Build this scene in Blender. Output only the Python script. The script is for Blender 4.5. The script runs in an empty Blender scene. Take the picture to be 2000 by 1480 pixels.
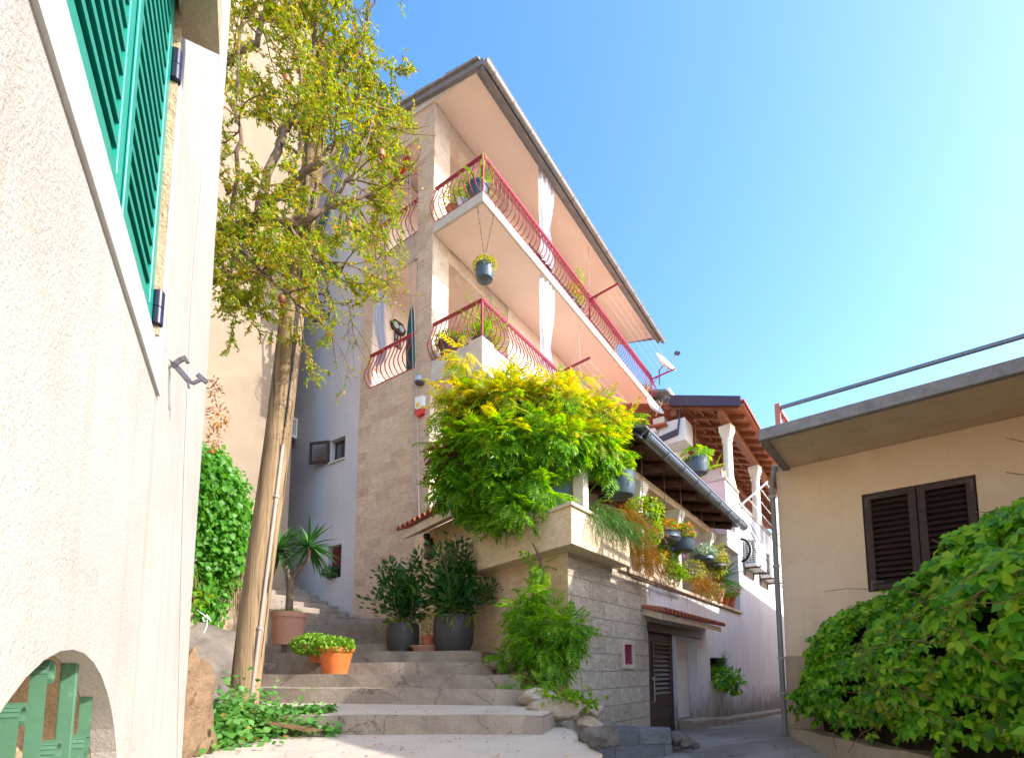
import bpy, math, random
import numpy as np
from mathutils import Vector, Matrix
random.seed(11)
rng = np.random.default_rng(11)
S = bpy.context.scene
COL = S.collection
V = Vector
# ---------------------------------------------------------------- camera model (measured from the photograph)
F, PX, PY, TH = 1005.0, 1000.0, 1202.0, math.atan(0.1025)
CT, ST = math.cos(TH), math.sin(TH)
CAM = V((0, 0, 1.6))
def ray(x, y):
    a = (x - PX) / F; b = (PY - y) / F
    return V((a, CT - b * ST, ST + b * CT))
def atY(x, y, Y):
    r = ray(x, y); return CAM + r * (Y / r.y)
def atZ(x, y, z):
    r = ray(x, y); return CAM + r * ((z - CAM.z) / r.z)
class Frame:
    """plan frame: a runs along azimuth az (deg clockwise from +Y), b is 90 deg to its left"""
    def __init__(s, ox, oy, az):
        s.o = V((ox, oy, 0)); t = math.radians(az); s.az = az
        s.u = V((math.sin(t), math.cos(t), 0)); s.w = V((-math.cos(t), math.sin(t), 0))
    def W(s, a, b, z): return s.o + s.u * a + s.w * b + V((0, 0, z))
    def loc(s, p):
        d = p - s.o; return (d.dot(s.u), d.dot(s.w), p.z)
    def onA(s, x, y, a=0.0):
        r = ray(x, y); p = CAM + r * (((s.o + s.u * a) - V((CAM.x, CAM.y, 0))).dot(s.u) / r.dot(s.u))
        l = s.loc(p); return l[1], l[2]
    def onB(s, x, y, b=0.0):
        r = ray(x, y); p = CAM + r * (((s.o + s.w * b) - V((CAM.x, CAM.y, 0))).dot(s.w) / r.dot(s.w))
        l = s.loc(p); return l[0], l[2]
from mathutils.geometry import tessellate_polygon
from mathutils import noise as mnoise
# ---------------------------------------------------------------- objects
def tag(o, label=None, cat=None, group=None, kind=None):
    if label: o['label'] = label
    if cat: o['category'] = cat
    if group: o['group'] = group
    if kind: o['kind'] = kind
    return o
def thing(name, loc, label, cat, group=None):
    o = bpy.data.objects.new(name, None); COL.objects.link(o)
    o.location = loc; o.empty_display_size = 0.1
    return tag(o, label, cat, group)
def root_loc(p):
    while p.parent: p = p.parent
    return V(p.location)
def link_mesh(name, me, mat, parent=None, smooth=False):
    o = bpy.data.objects.new(name, me); COL.objects.link(o)
    if mat: me.materials.append(mat)
    if parent is not None:
        o.parent = parent
        l = root_loc(parent)
        n = len(me.vertices); co = np.empty(n * 3, np.float32); me.vertices.foreach_get('co', co)
        co = co.reshape(-1, 3) - np.array(l, np.float32); me.vertices.foreach_set('co', co.ravel())
    if smooth: me.polygons.foreach_set('use_smooth', [True] * len(me.polygons))
    me.update()
    return o
class MB:
    """collects shapes in world coordinates and links them as ONE mesh object"""
    def __init__(s): s.v = []; s.f = []
    def add(s, vs, fs):
        n = len(s.v); s.v += [tuple(p) for p in vs]; s.f += [tuple(i + n for i in f) for f in fs]; return s
    def hexa(s, c):
        return s.add(c, [(3, 2, 1, 0), (4, 5, 6, 7), (0, 1, 5, 4), (1, 2, 6, 5), (2, 3, 7, 6), (3, 0, 4, 7)])
    def fbox(s, fr, a0, a1, b0, b1, z0, z1, sl=0.0):
        """box in a frame; sl = height change per unit of a"""
        W = fr.W
        return s.hexa([W(a0, b0, z0 + sl * a0), W(a1, b0, z0 + sl * a1), W(a1, b1, z0 + sl * a1), W(a0, b1, z0 + sl * a0),
                       W(a0, b0, z1 + sl * a0), W(a1, b0, z1 + sl * a1), W(a1, b1, z1 + sl * a1), W(a0, b1, z1 + sl * a0)])
    def prism(s, pts, ext):
        n = len(pts); e = V(ext); P = [V(p) for p in pts]; Q = [p + e for p in P]
        tris = tessellate_polygon([P])
        fs = [tuple(t) for t in tris] + [tuple(i + n for i in reversed(t)) for t in tris]
        fs += [(i, (i + 1) % n, n + (i + 1) % n, n + i) for i in range(n)]
        return s.add(P + Q, fs)
    def plate(s, outer, holes, fn, depth, caps=True):
        """flat wall from 2-D outlines; fn(u,v,d) -> world; holes get reveals 'depth' deep"""
        loops = [outer] + holes
        pts = [p for l in loops for p in l]
        tris = tessellate_polygon([[V((p[0], p[1], 0)) for p in l] for l in loops])
        s.add([fn(p[0], p[1], 0) for p in pts], [tuple(t) for t in tris])
        if caps: s.add([fn(p[0], p[1], depth) for p in pts], [tuple(reversed(t)) for t in tris])
        for l in loops:
            n = len(l)
            s.add([fn(p[0], p[1], 0) for p in l] + [fn(p[0], p[1], depth) for p in l],
                  [(i, (i + 1) % n, n + (i + 1) % n, n + i) for i in range(n)])
        return s
    def tube(s, path, r, n=8, caps=True):
        P = [V(p) for p in path]
        R = r if isinstance(r, (list, tuple)) else [r] * len(P)
        base = len(s.v); up = None
        for i, p in enumerate(P):
            d = (P[min(i + 1, len(P) - 1)] - P[max(i - 1, 0)])
            d = d.normalized() if d.length > 1e-9 else V((0, 0, 1))
            if up is None:
                up = d.orthogonal().normalized()
            else:
                up = up - d * up.dot(d)
                up = up.normalized() if up.length > 1e-6 else d.orthogonal().normalized()
            q = d.cross(up)
            for k in range(n):
                t = 2 * math.pi * k / n
                s.v.append(tuple(p + (up * math.cos(t) + q * math.sin(t)) * R[i]))
        for i in range(len(P) - 1):
            for k in range(n):
                a = base + i * n + k; b = base + i * n + (k + 1) % n
                s.f.append((a, b, b + n, a + n))
        if caps:
            s.f.append(tuple(base + k for k in reversed(range(n))))
            s.f.append(tuple(base + (len(P) - 1) * n + k for k in range(n)))
        return s
    def bar(s, path, wv, hv):
        """rectangular bar along a path; wv, hv = half-extent vectors"""
        wv, hv = V(wv), V(hv); base = len(s.v); m = len(path)
        for p in path:
            p = V(p)
            for q in (p - wv - hv, p + wv - hv, p + wv + hv, p - wv + hv): s.v.append(tuple(q))
        for i in range(m - 1):
            for k in range(4):
                a = base + i * 4 + k; b = base + i * 4 + (k + 1) % 4
                s.f.append((a, b, b + 4, a + 4))
        s.f.append((base + 3, base + 2, base + 1, base)); e = base + (m - 1) * 4
        s.f.append((e, e + 1, e + 2, e + 3)); return s
    def lathe(s, c, prof, n=20, axis=None, sx=1.0, caps=True):
        """profile [(r,z)] turned about the vertical (or an axis) through c"""
        c = V(c); ax = V(axis).normalized() if axis else V((0, 0, 1))
        p = ax.orthogonal().normalized() if axis else V((1, 0, 0)); q = ax.cross(p); base = len(s.v)
        for r, z in prof:
            for k in range(n):
                t = 2 * math.pi * k / n
                s.v.append(tuple(c + p * (r * math.cos(t) * sx) + q * (r * math.sin(t)) + ax * z))
        for i in range(len(prof) - 1):
            for k in range(n):
                a = base + i * n + k; b = base + i * n + (k + 1) % n
                s.f.append((a, b, b + n, a + n))
        if caps:
            s.f.append(tuple(base + k for k in reversed(range(n))))
            s.f.append(tuple(base + (len(prof) - 1) * n + k for k in range(n)))
        return s
    def blob(s, c, r, seed=0, n=14, m=9, amp=.18, flat=None):
        """lumpy stone / soil mass with broken facets"""
        c = V(c); base = len(s.v); n = max(n, 26); m = max(m, 17); off = V((seed * 7.3, seed * 3.1, seed * 1.7)); rr = random.Random(seed)
        cuts = [(V((rr.gauss(0, 1), rr.gauss(0, 1), rr.gauss(0, .7))).normalized(), rr.uniform(.6, .9)) for _ in range(11)]
        for i in range(m + 1):
            th = math.pi * i / m
            for k in range(n):
                t = 2 * math.pi * k / n
                d = V((math.sin(th) * math.cos(t), math.sin(th) * math.sin(t), math.cos(th))); k_ = 1.0
                for cn, h in cuts:
                    q = d.dot(cn)
                    if q > h: k_ = min(k_, h / q)
                k_ += amp * (mnoise.fractal(d * 1.6 + off, 1.0, 2.0, 4) * .55)
                z = d.z * r[2] * k_
                if flat is not None: z = max(min(z, flat[1]), flat[0])
                s.v.append(tuple(c + V((d.x * r[0] * k_, d.y * r[1] * k_, z))))
        for i in range(m):
            for k in range(n):
                a = base + i * n + k; b = base + i * n + (k + 1) % n
                s.f.append((a, a + n, b + n, b))
        return s
    def build(s, name, mat, parent=None, smooth=False, bevel=0.0, seg=2):
        me = bpy.data.meshes.new(name); me.from_pydata(s.v, [], s.f); me.validate(verbose=False)
        o = link_mesh(name, me, mat, parent, False)
        if smooth:
            me.polygons.foreach_set('use_smooth', [True] * len(me.polygons))
            me.set_sharp_from_angle(angle=math.radians(40))
        if bevel:
            b = o.modifiers.new('edge', 'BEVEL'); b.width = bevel; b.segments = seg; b.limit_method = 'ANGLE'; b.angle_limit = math.radians(40)
        return o
# ---------------------------------------------------------------- leaves
def T_leaf(w=.5, fold=.12, curl=.1):
    """one folded leaf, length 1 along +Y"""
    return (np.array([(0, 0, 0), (-w * .42, .28, fold * .8), (-w * .5, .55, fold - curl * .3), (0, 1, -curl), (w * .5, .55, fold - curl * .3), (w * .42, .28, fold * .8), (0, .5, 0)], float),
            [(0, 6, 2, 1), (6, 3, 2), (0, 5, 4, 6), (6, 4, 3)])
def T_small(w=.35, fold=.1):
    return (np.array([(0, 0, 0), (-w * .5, .5, fold), (0, 1, -.05), (w * .5, .5, fold)], float), [(0, 3, 2, 1)])
def T_palm5():
    """hand of five leaflets as on a creeper"""
    vs, fs = [], []
    for ang, L in ((-118, .55), (-58, .85), (0, 1), (58, .85), (118, .55)):
        a = math.radians(ang); d = np.array((math.sin(a), math.cos(a), 0)); q = np.array((d[1], -d[0], 0)); n = len(vs)
        w = .27 * L
        z = np.array((0, 0, 1.))
        vs += [d * 0, d * L * .35 - q * w * .75 + z * .05, d * L * .62 - q * w + z * .05, d * L - z * .17, d * L * .62 + q * w + z * .05, d * L * .35 + q * w * .75 + z * .05, d * L * .55 - z * .02]
        fs += [(n, n + 6, n + 2, n + 1), (n + 6, n + 3, n + 2), (n, n + 5, n + 4, n + 6), (n + 6, n + 4, n + 3)]
    return np.array(vs), fs
def T_pinnate(pairs=6, L=1.0, w=.055, ll=.33):
    """compound leaf: leaflets in pairs along a drooping stalk"""
    vs, fs = [], []
    def leaflet(p, d, nrm, s):
        d = d / np.linalg.norm(d); q = np.cross(d, nrm); q /= np.linalg.norm(q); n = len(vs)
        vs.extend([p, p + d * s * .45 - q * w + nrm * .015, p + d * s - nrm * .04, p + d * s * .45 + q * w + nrm * .015])
        fs.append((n, n + 3, n + 2, n + 1))
    z = np.array((0, 0, 1.))
    for i in range(pairs):
        t = .2 + .72 * i / (pairs - 1); p = np.array((0, t * L, -.22 * t * t))
        s = ll * (.8 + .4 * math.sin(math.pi * (i + .8) / pairs))
        for sg in (-1, 1):
            leaflet(p, np.array((sg * .86, .5, -.22)), z, s)
    leaflet(np.array((0, L * .95, -.2)), np.array((0, 1, -.4)), z, ll)
    n = len(vs)
    vs.extend([np.array((-.006, 0, 0)), np.array((.006, 0, 0)), np.array((.004, L * .95, -.2)), np.array((-.004, L * .95, -.2))]); fs.append((n, n + 1, n + 2, n + 3))
    return np.array(vs), fs
def T_blade(w=.06, droop=.35, n=4):
    """long strap leaf"""
    vs, fs = [], []
    for i in range(n + 1):
        t = i / n; ww = w * (1 - t ** 2.2) * (.5 + .5 * min(1, t * 4)); z = -droop * t * t
        vs += [(-ww, t, z + ww * .5), (0, t, z), (ww, t, z + ww * .5)]
    for i in range(n):
        k = i * 3; fs += [(k, k + 1, k + 4, k + 3), (k + 1, k + 2, k + 5, k + 4)]
    return np.array(vs), fs
def leaves(name, mat, parent, pos, dirs, nrm, size, tpl, tint=None, smooth=True):
    tv, tf = tpl; N = len(pos); m = len(tv)
    pos = np.asarray(pos, float); d = np.asarray(dirs, float); nr = np.asarray(nrm, float)
    d /= np.linalg.norm(d, axis=1, keepdims=True) + 1e-9
    x = np.cross(d, nr); ln = np.linalg.norm(x, axis=1, keepdims=True)
    bad = ln[:, 0] < 1e-4; x[bad] = (1, 0, 0); ln[bad] = 1; x /= ln
    z = np.cross(x, d)
    s = np.broadcast_to(np.asarray(size, float), (N,))[:, None, None]
    vv = (tv[None, :, 0:1] * x[:, None, :] + tv[None, :, 1:2] * d[:, None, :] + tv[None, :, 2:3] * z[:, None, :]) * s + pos[:, None, :]
    lt = np.array([len(f) for f in tf]); flat = np.concatenate([np.array(f) for f in tf])
    loops = (flat[None, :] + (np.arange(N) * m)[:, None]).ravel()
    tot = np.tile(lt, N); start = np.concatenate([[0], np.cumsum(tot)[:-1]])
    me = bpy.data.meshes.new(name)
    me.vertices.add(N * m); me.vertices.foreach_set('co', vv.reshape(-1).astype(np.float32))
    me.loops.add(len(loops)); me.loops.foreach_set('vertex_index', loops.astype(np.int32))
    me.polygons.add(len(tot)); me.polygons.foreach_set('loop_start', start.astype(np.int32))
    me.polygons.foreach_set('loop_total', tot.astype(np.int32))
    if tint is not None:
        at = me.attributes.new('tint', 'FLOAT', 'POINT')
        at.data.foreach_set('value', np.repeat(np.asarray(tint, np.float32), m))
    me.update(calc_edges=True)
    return link_mesh(name, me, mat, parent, smooth)
def rdir(n):
    v = rng.normal(size=(n, 3)); return v / np.linalg.norm(v, axis=1, keepdims=True)
def shell(ells, n, thick=.3, keep=None, inner=.75):
    """random points near the surface of a union of ellipsoids [(centre, radii)], with outward normals"""
    P, Q = [], []; E = [(np.array(c, float), np.array(r, float)) for c, r in ells]
    wts = np.array([r[0] * r[1] + r[1] * r[2] + r[0] * r[2] for _, r in E]); cnt = np.maximum(1, (wts / wts.sum() * n * 1.7).astype(int))
    for (c, r), k in zip(E, cnt):
        d = rdir(k); q = 1 - np.abs(rng.normal(size=k)) * thick; q = np.clip(q, .25, 1.1)
        p = c + d * r * q[:, None]; nn = d / r; nn /= np.linalg.norm(nn, axis=1, keepdims=True)
        ok = np.ones(k, bool)
        for c2, r2 in E:
            if c2 is c: continue
            ok &= (((p - c2) / r2) ** 2).sum(1) > inner ** 2
        if keep is not None: ok &= keep(p)
        P.append(p[ok]); Q.append(nn[ok])
    P = np.concatenate(P); Q = np.concatenate(Q); i = rng.permutation(len(P))[:n]
    return P[i], Q[i]
# ---------------------------------------------------------------- materials (all procedural)
def newmat(name):
    m = bpy.data.materials.new(name); m.use_nodes = True; nt = m.node_tree
    b = nt.nodes['Principled BSDF']; return m, nt, b
def N(nt, t, **kw):
    n = nt.nodes.new(t)
    for k, v in kw.items():
        if k.startswith('i_'):
            key = k[2:]; key = int(key) if key.isdigit() else key.replace('_', ' ')
            n.inputs[key].default_value = v
        else: setattr(n, k, v)
    return n
def ramp(nt, stops, src=None):
    r = N(nt, 'ShaderNodeValToRGB'); e = r.color_ramp.elements
    while len(e) < len(stops): e.new(.5)
    for el, (p, c) in zip(e, stops):
        el.position = p; el.color = (*c, 1) if len(c) == 3 else c
    if src is not None: nt.links.new(src, r.inputs[0])
    return r
def mixc(nt, fac, a, b, mode='MIX'):
    m = N(nt, 'ShaderNodeMix', data_type='RGBA', blend_type=mode)
    for sock, val in ((m.inputs[0], fac), (m.inputs[6], a), (m.inputs[7], b)):
        if hasattr(val, 'is_output'): nt.links.new(val, sock)
        elif isinstance(val, (int, float)): sock.default_value = val
        else: sock.default_value = (*val, 1)
    return m.outputs[2]
def noise(nt, vec, scale, detail=4, rough=.6, dist=0):
    n = N(nt, 'ShaderNodeTexNoise', i_Scale=scale, i_Detail=detail, i_Roughness=rough, i_Distortion=dist)
    if vec is not None: nt.links.new(vec, n.inputs['Vector'])
    return n.outputs['Fac']
def coords(nt, scale=None, rotz=None):
    tc = N(nt, 'ShaderNodeTexCoord'); out = tc.outputs['Object']
    if rotz is not None:
        r = N(nt, 'ShaderNodeVectorRotate', rotation_type='Z_AXIS', i_Angle=rotz); nt.links.new(out, r.inputs['Vector']); out = r.outputs[0]
    if scale is not None:
        m = N(nt, 'ShaderNodeMapping'); m.inputs['Scale'].default_value = scale; nt.links.new(out, m.inputs['Vector']); out = m.outputs[0]
    return out
def bump(nt, b, h, strength=.3, dist=.01, prev=None):
    bn = N(nt, 'ShaderNodeBump', i_Strength=strength, i_Distance=dist); nt.links.new(h, bn.inputs['Height'])
    if prev is not None: nt.links.new(prev, bn.inputs['Normal'])
    nt.links.new(bn.outputs[0], b.inputs['Normal']); return bn.outputs[0]
def cracks(nt, col, scale, width, dark, amt=.6, thr=.52):
    """thin wandering cracks in patches"""
    co = coords(nt); nz = N(nt, 'ShaderNodeTexNoise', i_Scale=scale * 2.2, i_Detail=5, i_Roughness=.65); nt.links.new(co, nz.inputs['Vector'])
    sc = N(nt, 'ShaderNodeVectorMath', operation='SCALE'); sc.inputs['Scale'].default_value = .55 / scale; nt.links.new(nz.outputs['Color'], sc.inputs[0])
    ad = N(nt, 'ShaderNodeVectorMath', operation='ADD'); nt.links.new(co, ad.inputs[0]); nt.links.new(sc.outputs[0], ad.inputs[1])
    vo = N(nt, 'ShaderNodeTexVoronoi', feature='DISTANCE_TO_EDGE', i_Scale=scale); nt.links.new(ad.outputs[0], vo.inputs['Vector'])
    ln = N(nt, 'ShaderNodeMapRange', i_1=0.0, i_2=width, i_3=1.0, i_4=0.0); nt.links.new(vo.outputs['Distance'], ln.inputs[0])
    mk = ramp(nt, [(thr, (0, 0, 0)), (thr + .08, (1, 1, 1))], noise(nt, co, scale * .7, 2)).outputs[0]
    m1 = N(nt, 'ShaderNodeMath', operation='MULTIPLY'); nt.links.new(ln.outputs[0], m1.inputs[0]); nt.links.new(mk, m1.inputs[1])
    m2 = N(nt, 'ShaderNodeMath', operation='MULTIPLY', i_1=amt); nt.links.new(m1.outputs[0], m2.inputs[0])
    return mixc(nt, m2.outputs[0], col, dark)
def patches(nt, col, scale, c, amt=.5, thr=.55, dist=1.5, soft=.03):
    """repair patches and water marks with a definite outline"""
    f = ramp(nt, [(thr, (0, 0, 0)), (thr + soft, (1, 1, 1))], noise(nt, coords(nt), scale, 3, .5, dist)).outputs[0]
    m2 = N(nt, 'ShaderNodeMath', operation='MULTIPLY', i_1=amt); nt.links.new(f, m2.inputs[0]); return mixc(nt, m2.outputs[0], col, c)
def plaster(name, c1, c2, grain=90, bumpd=.006, blotch=1.2, streak=None, streak_amt=.35, rough=.92, low=None, low_z=0, low_h=1.0, crack=None, patch=None, pit=.86):
    """rendered wall: blotchy colour, grainy relief, optional run-down streaks, optional damp dirt near the foot"""
    m, nt, b = newmat(name); co = coords(nt)
    f = ramp(nt, [(.35, (0, 0, 0)), (.65, (1, 1, 1))], noise(nt, co, blotch, 6, .65)).outputs[0]
    col = mixc(nt, f, c1, c2)
    gr = noise(nt, co, grain, 3, .7)
    gm = ramp(nt, [(.3, (pit, pit * .97, pit * .94)), (.6, (1, 1, 1))], gr).outputs[0]
    col = mixc(nt, .55, col, gm, 'MULTIPLY')
    if patch: col = patches(nt, col, *patch)
    if crack: col = cracks(nt, col, *crack)
    if streak:
        sv = coords(nt, (7, 7, .28)); sf = ramp(nt, [(.52, (0, 0, 0)), (.78, (1, 1, 1))], noise(nt, sv, 1.3, 5, .6)).outputs[0]
        mul = N(nt, 'ShaderNodeMath', operation='MULTIPLY', i_1=streak_amt); nt.links.new(sf, mul.inputs[0])
        col = mixc(nt, mul.outputs[0], col, streak)
    if low:
        geo = N(nt, 'ShaderNodeNewGeometry'); sp = N(nt, 'ShaderNodeSeparateXYZ'); nt.links.new(geo.outputs['Position'], sp.inputs[0])
        nz = noise(nt, coords(nt, (3, 3, 1.2)), 1.6, 5, .65)
        ad = N(nt, 'ShaderNodeMath', operation='MULTIPLY_ADD', i_1=-1.6 * low_h, i_2=0.8 * low_h); nt.links.new(nz, ad.inputs[0])
        ad2 = N(nt, 'ShaderNodeMath', operation='ADD'); nt.links.new(ad.outputs[0], ad2.inputs[0]); nt.links.new(sp.outputs['Z'], ad2.inputs[1])
        mr = N(nt, 'ShaderNodeMapRange', i_1=low_z, i_2=low_z + low_h, i_3=.85, i_4=0.0); nt.links.new(ad2.outputs[0], mr.inputs[0])
        col = mixc(nt, mr.outputs[0], col, low)
    nt.links.new(col, b.inputs['Base Color']); b.inputs['Roughness'].default_value = rough; b.inputs['Specular IOR Level'].default_value = .2
    p = bump(nt, b, noise(nt, co, 4, 4, .6), .25, .03)
    bump(nt, b, gr, .7, bumpd, p)
    return m
def stone(name, az, bw, bh, c1, c2, c3, mortar, rock=.5, msize=.012, seed=0.0, off=.5):
    """coursed stone cladding; the wall runs along azimuth az"""
    m, nt, b = newmat(name)
    co = coords(nt, None, -math.radians(90 - az))
    sp = N(nt, 'ShaderNodeSeparateXYZ'); nt.links.new(co, sp.inputs[0])
    cb = N(nt, 'ShaderNodeCombineXYZ'); nt.links.new(sp.outputs['X'], cb.inputs[0]); nt.links.new(sp.outputs['Z'], cb.inputs[1])
    br = N(nt, 'ShaderNodeTexBrick', offset=off, squash=.7, squash_frequency=3)
    nt.links.new(cb.outputs[0], br.inputs['Vector'])
    for k, v in (('Color1', (0, 0, 0, 1)), ('Color2', (1, 1, 1, 1)), ('Mortar', (.5, .5, .5, 1)), ('Scale', 1.0), ('Mortar Size', msize), ('Mortar Smooth', .25), ('Bias', 0.0), ('Brick Width', bw), ('Row Height', bh)): br.inputs[k].default_value = v
    tone = ramp(nt, [(0, c1), (.5, c2), (1, c3)], br.outputs['Color']).outputs[0]
    co2 = coords(nt)
    vein = ramp(nt, [(.42, (.72, .66, .6)), (.6, (1.0, 1.0, 1.0))], noise(nt, coords(nt, (1, 1, 2.2)), 7, 8, .72, .6)).outputs[0]
    col = mixc(nt, .65, tone, vein, 'MULTIPLY')
    col = mixc(nt, br.outputs['Fac'], col, mortar)
    nt.links.new(col, b.inputs['Base Color']); b.inputs['Roughness'].default_value = .88; b.inputs['Specular IOR Level'].default_value = .25
    inv = N(nt, 'ShaderNodeMath', operation='SUBTRACT', i_0=1.0); nt.links.new(br.outputs['Fac'], inv.inputs[1])
    p = bump(nt, b, inv.outputs[0], .8, .012)
    p = bump(nt, b, noise(nt, co2, 6.5, 7, .72, .8), rock, .09, p)
    return m
def concrete(name, c1, c2, scale=2.5, bumpd=.012, rough=.9, spots=None, crack=None, patch=None):
    m, nt, b = newmat(name); co = coords(nt)
    f = ramp(nt, [(.3, (0, 0, 0)), (.7, (1, 1, 1))], noise(nt, co, scale, 8, .7)).outputs[0]
    col = mixc(nt, f, c1, c2)
    fine = noise(nt, co, 60, 4, .7)
    col = mixc(nt, .5, col, ramp(nt, [(.3, (.75, .74, .72)), (.62, (1, 1, 1))], fine).outputs[0], 'MULTIPLY')
    if spots: col = mixc(nt, ramp(nt, [(.6, (0, 0, 0)), (.72, (1, 1, 1))], noise(nt, co, 3.4, 6, .7, .5)).outputs[0], col, spots)
    if patch: col = patches(nt, col, *patch)
    if crack: col = cracks(nt, col, *crack)
    nt.links.new(col, b.inputs['Base Color']); b.inputs['Roughness'].default_value = rough; b.inputs['Specular IOR Level'].default_value = .25
    p = bump(nt, b, noise(nt, co, 5, 7, .7), .5, bumpd * 3)
    bump(nt, b, fine, .6, bumpd, p)
    return m
def paint(name, c, rough=.4, metal=0.0, var=.15, scale=9, wear=None, bumps=0.0):
    m, nt, b = newmat(name); co = coords(nt)
    nz = noise(nt, co, scale, 6, .65)
    c2 = tuple(x * (1 - var) for x in c)
    col = mixc(nt, nz, c, c2)
    if wear: col = mixc(nt, ramp(nt, [(.58, (0, 0, 0)), (.68, (1, 1, 1))], noise(nt, co, scale * 1.7, 7, .75)).outputs[0], col, wear)
    nt.links.new(col, b.inputs['Base Color']); b.inputs['Metallic'].default_value = metal
    rr = N(nt, 'ShaderNodeMapRange', i_3=rough * .8, i_4=min(1, rough * 1.3)); nt.links.new(nz, rr.inputs[0]); nt.links.new(rr.outputs[0], b.inputs['Roughness'])
    if bumps: bump(nt, b, noise(nt, co, scale * 4, 4, .6), .5, bumps)
    return m
def wood(name, c1, c2, sc=(14, 14, .7), rough=.7, bumpd=.01, crack=None):
    m, nt, b = newmat(name); v = coords(nt, sc)
    nz = noise(nt, v, 1.6, 8, .7, .7)
    col = ramp(nt, [(.3, c1), (.68, c2)], nz).outputs[0]
    if crack: col = mixc(nt, ramp(nt, [(.37, (1, 1, 1)), (.42, (0, 0, 0))], noise(nt, coords(nt, (sc[0] * 1.3, sc[1] * 1.3, sc[2] * .45)), 1.9, 4, .5, .4)).outputs[0], col, crack)
    nt.links.new(col, b.inputs['Base Color']); b.inputs['Roughness'].default_value = rough; b.inputs['Specular IOR Level'].default_value = .3
    bump(nt, b, nz, .6, bumpd); return m
def leafmat(name, stops, tint=None, trans=.35, rough=.42):
    """leaf colour varies from leaf to leaf; 'tint' blends to a second set of natural leaf colours"""
    m, nt, b = newmat(name); g = N(nt, 'ShaderNodeNewGeometry')
    col = ramp(nt, [(i / max(1, len(stops) - 1), c) for i, c in enumerate(stops)], g.outputs['Random Per Island']).outputs[0]
    if tint:
        at = N(nt, 'ShaderNodeAttribute', attribute_name='tint'); 
        c2 = ramp(nt, [(i / max(1, len(tint) - 1), c) for i, c in enumerate(tint)], g.outputs['Random Per Island']).outputs[0]
        col = mixc(nt, at.outputs['Fac'], col, c2)
    nt.links.new(col, b.inputs['Base Color']); b.inputs['Roughness'].default_value = rough; b.inputs['Specular IOR Level'].default_value = .35
    tr = N(nt, 'ShaderNodeBsdfTranslucent'); hs = N(nt, 'ShaderNodeHueSaturation', i_Hue=.485, i_Saturation=1.1, i_Value=1.7)
    nt.links.new(col, hs.inputs['Color']); nt.links.new(hs.outputs[0], tr.inputs['Color'])
    mx = N(nt, 'ShaderNodeMixShader', i_0=trans); nt.links.new(b.outputs[0], mx.inputs[1]); nt.links.new(tr.outputs[0], mx.inputs[2])
    nt.links.new(mx.outputs[0], nt.nodes['Material Output'].inputs[0]); return m
def glassy(name, c, rough=.06):
    m, nt, b = newmat(name); b.inputs['Base Color'].default_value = (*c, 1); b.inputs['Roughness'].default_value = rough; b.inputs['Specular IOR Level'].default_value = .8
    return m
def cloth(name, c, trans=.3):
    m, nt, b = newmat(name); co = coords(nt, (1, 1, .2)); nz = noise(nt, co, 30, 3)
    col = mixc(nt, nz, c, tuple(x * .88 for x in c)); nt.links.new(col, b.inputs['Base Color']); b.inputs['Roughness'].default_value = .9
    tr = N(nt, 'ShaderNodeBsdfTranslucent'); nt.links.new(col, tr.inputs['Color'])
    mx = N(nt, 'ShaderNodeMixShader', i_0=trans); nt.links.new(b.outputs[0], mx.inputs[1]); nt.links.new(tr.outputs[0], mx.inputs[2])
    nt.links.new(mx.outputs[0], nt.nodes['Material Output'].inputs[0]); return m
M = {}
M['left'] = plaster('cream_render', (.505, .49, .455), (.44, .415, .37), 105, .006, 1.3, (.36, .26, .17), .5, .92, None, 0, 1, (.7, .004, (.25, .19, .15), .35, .56), (.8, (.46, .38, .3), .3, .58, 2.5, .15), .76)
M['surround'] = plaster('white_stone_surround', (.52, .515, .5), (.45, .435, .415), 40, .004, 2, None, .3, .9, None, 0, 1, (2.2, .006, (.3, .26, .22), .6, .5))
M['oldstone'] = concrete('rough_old_stone', (.42, .31, .2), (.66, .5, .34), 5, .03)
M['greenshut'] = paint('green_shutter_paint', (.006, .31, .235), .35, 0, .12)
M['hinge'] = paint('navy_hinge_metal', (.018, .02, .05), .35, .3, .2)
M['iron'] = paint('dark_iron', (.03, .03, .035), .5, .5, .3)
M['greyiron'] = paint('grey_catch_iron', (.12, .115, .13), .5, .4, .3)
M['greeniron'] = paint('pale_green_grille_paint', (.08, .2, .115), .45, 0, .3, 14, (.16, .32, .2), .002)
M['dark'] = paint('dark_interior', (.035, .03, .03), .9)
M['beige'] = plaster('beige_pebbled_render', (.345, .265, .19), (.28, .22, .155), 30, .015, .8, (.27, .22, .18), .4, .92, None, 0, 1, None, (.3, (.36, .28, .2), .5, .55, 1.6, .05))
M['grey'] = plaster('lilac_grey_render', (.58, .52, .49), (.5, .45, .44), 60, .004, .7, (.38, .32, .3), .35)
M['peach'] = plaster('peach_soffit_paint', (.8, .65, .56), (.75, .6, .51), 50, .002, .8)
M['innerwall'] = plaster('pale_loggia_wall', (.8, .7, .62), (.75, .64, .56), 50, .002, .8)
M['slabedge'] = concrete('pale_slab_edge', (.64, .57, .48), (.5, .43, .35), 4, .006, .9, (.36, .29, .22))
M['cladL'] = stone('tan_stone_cladding', -55.1, .52, .23, (.64, .46, .31), (.71, .52, .36), (.56, .39, .26), (.72, .55, .41), .6, .005)
M['cladR'] = stone('tan_stone_cladding_side', 34.9, .52, .23, (.66, .55, .44), (.74, .62, .5), (.6, .48, .38), (.7, .6, .5), .3, .006)
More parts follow.
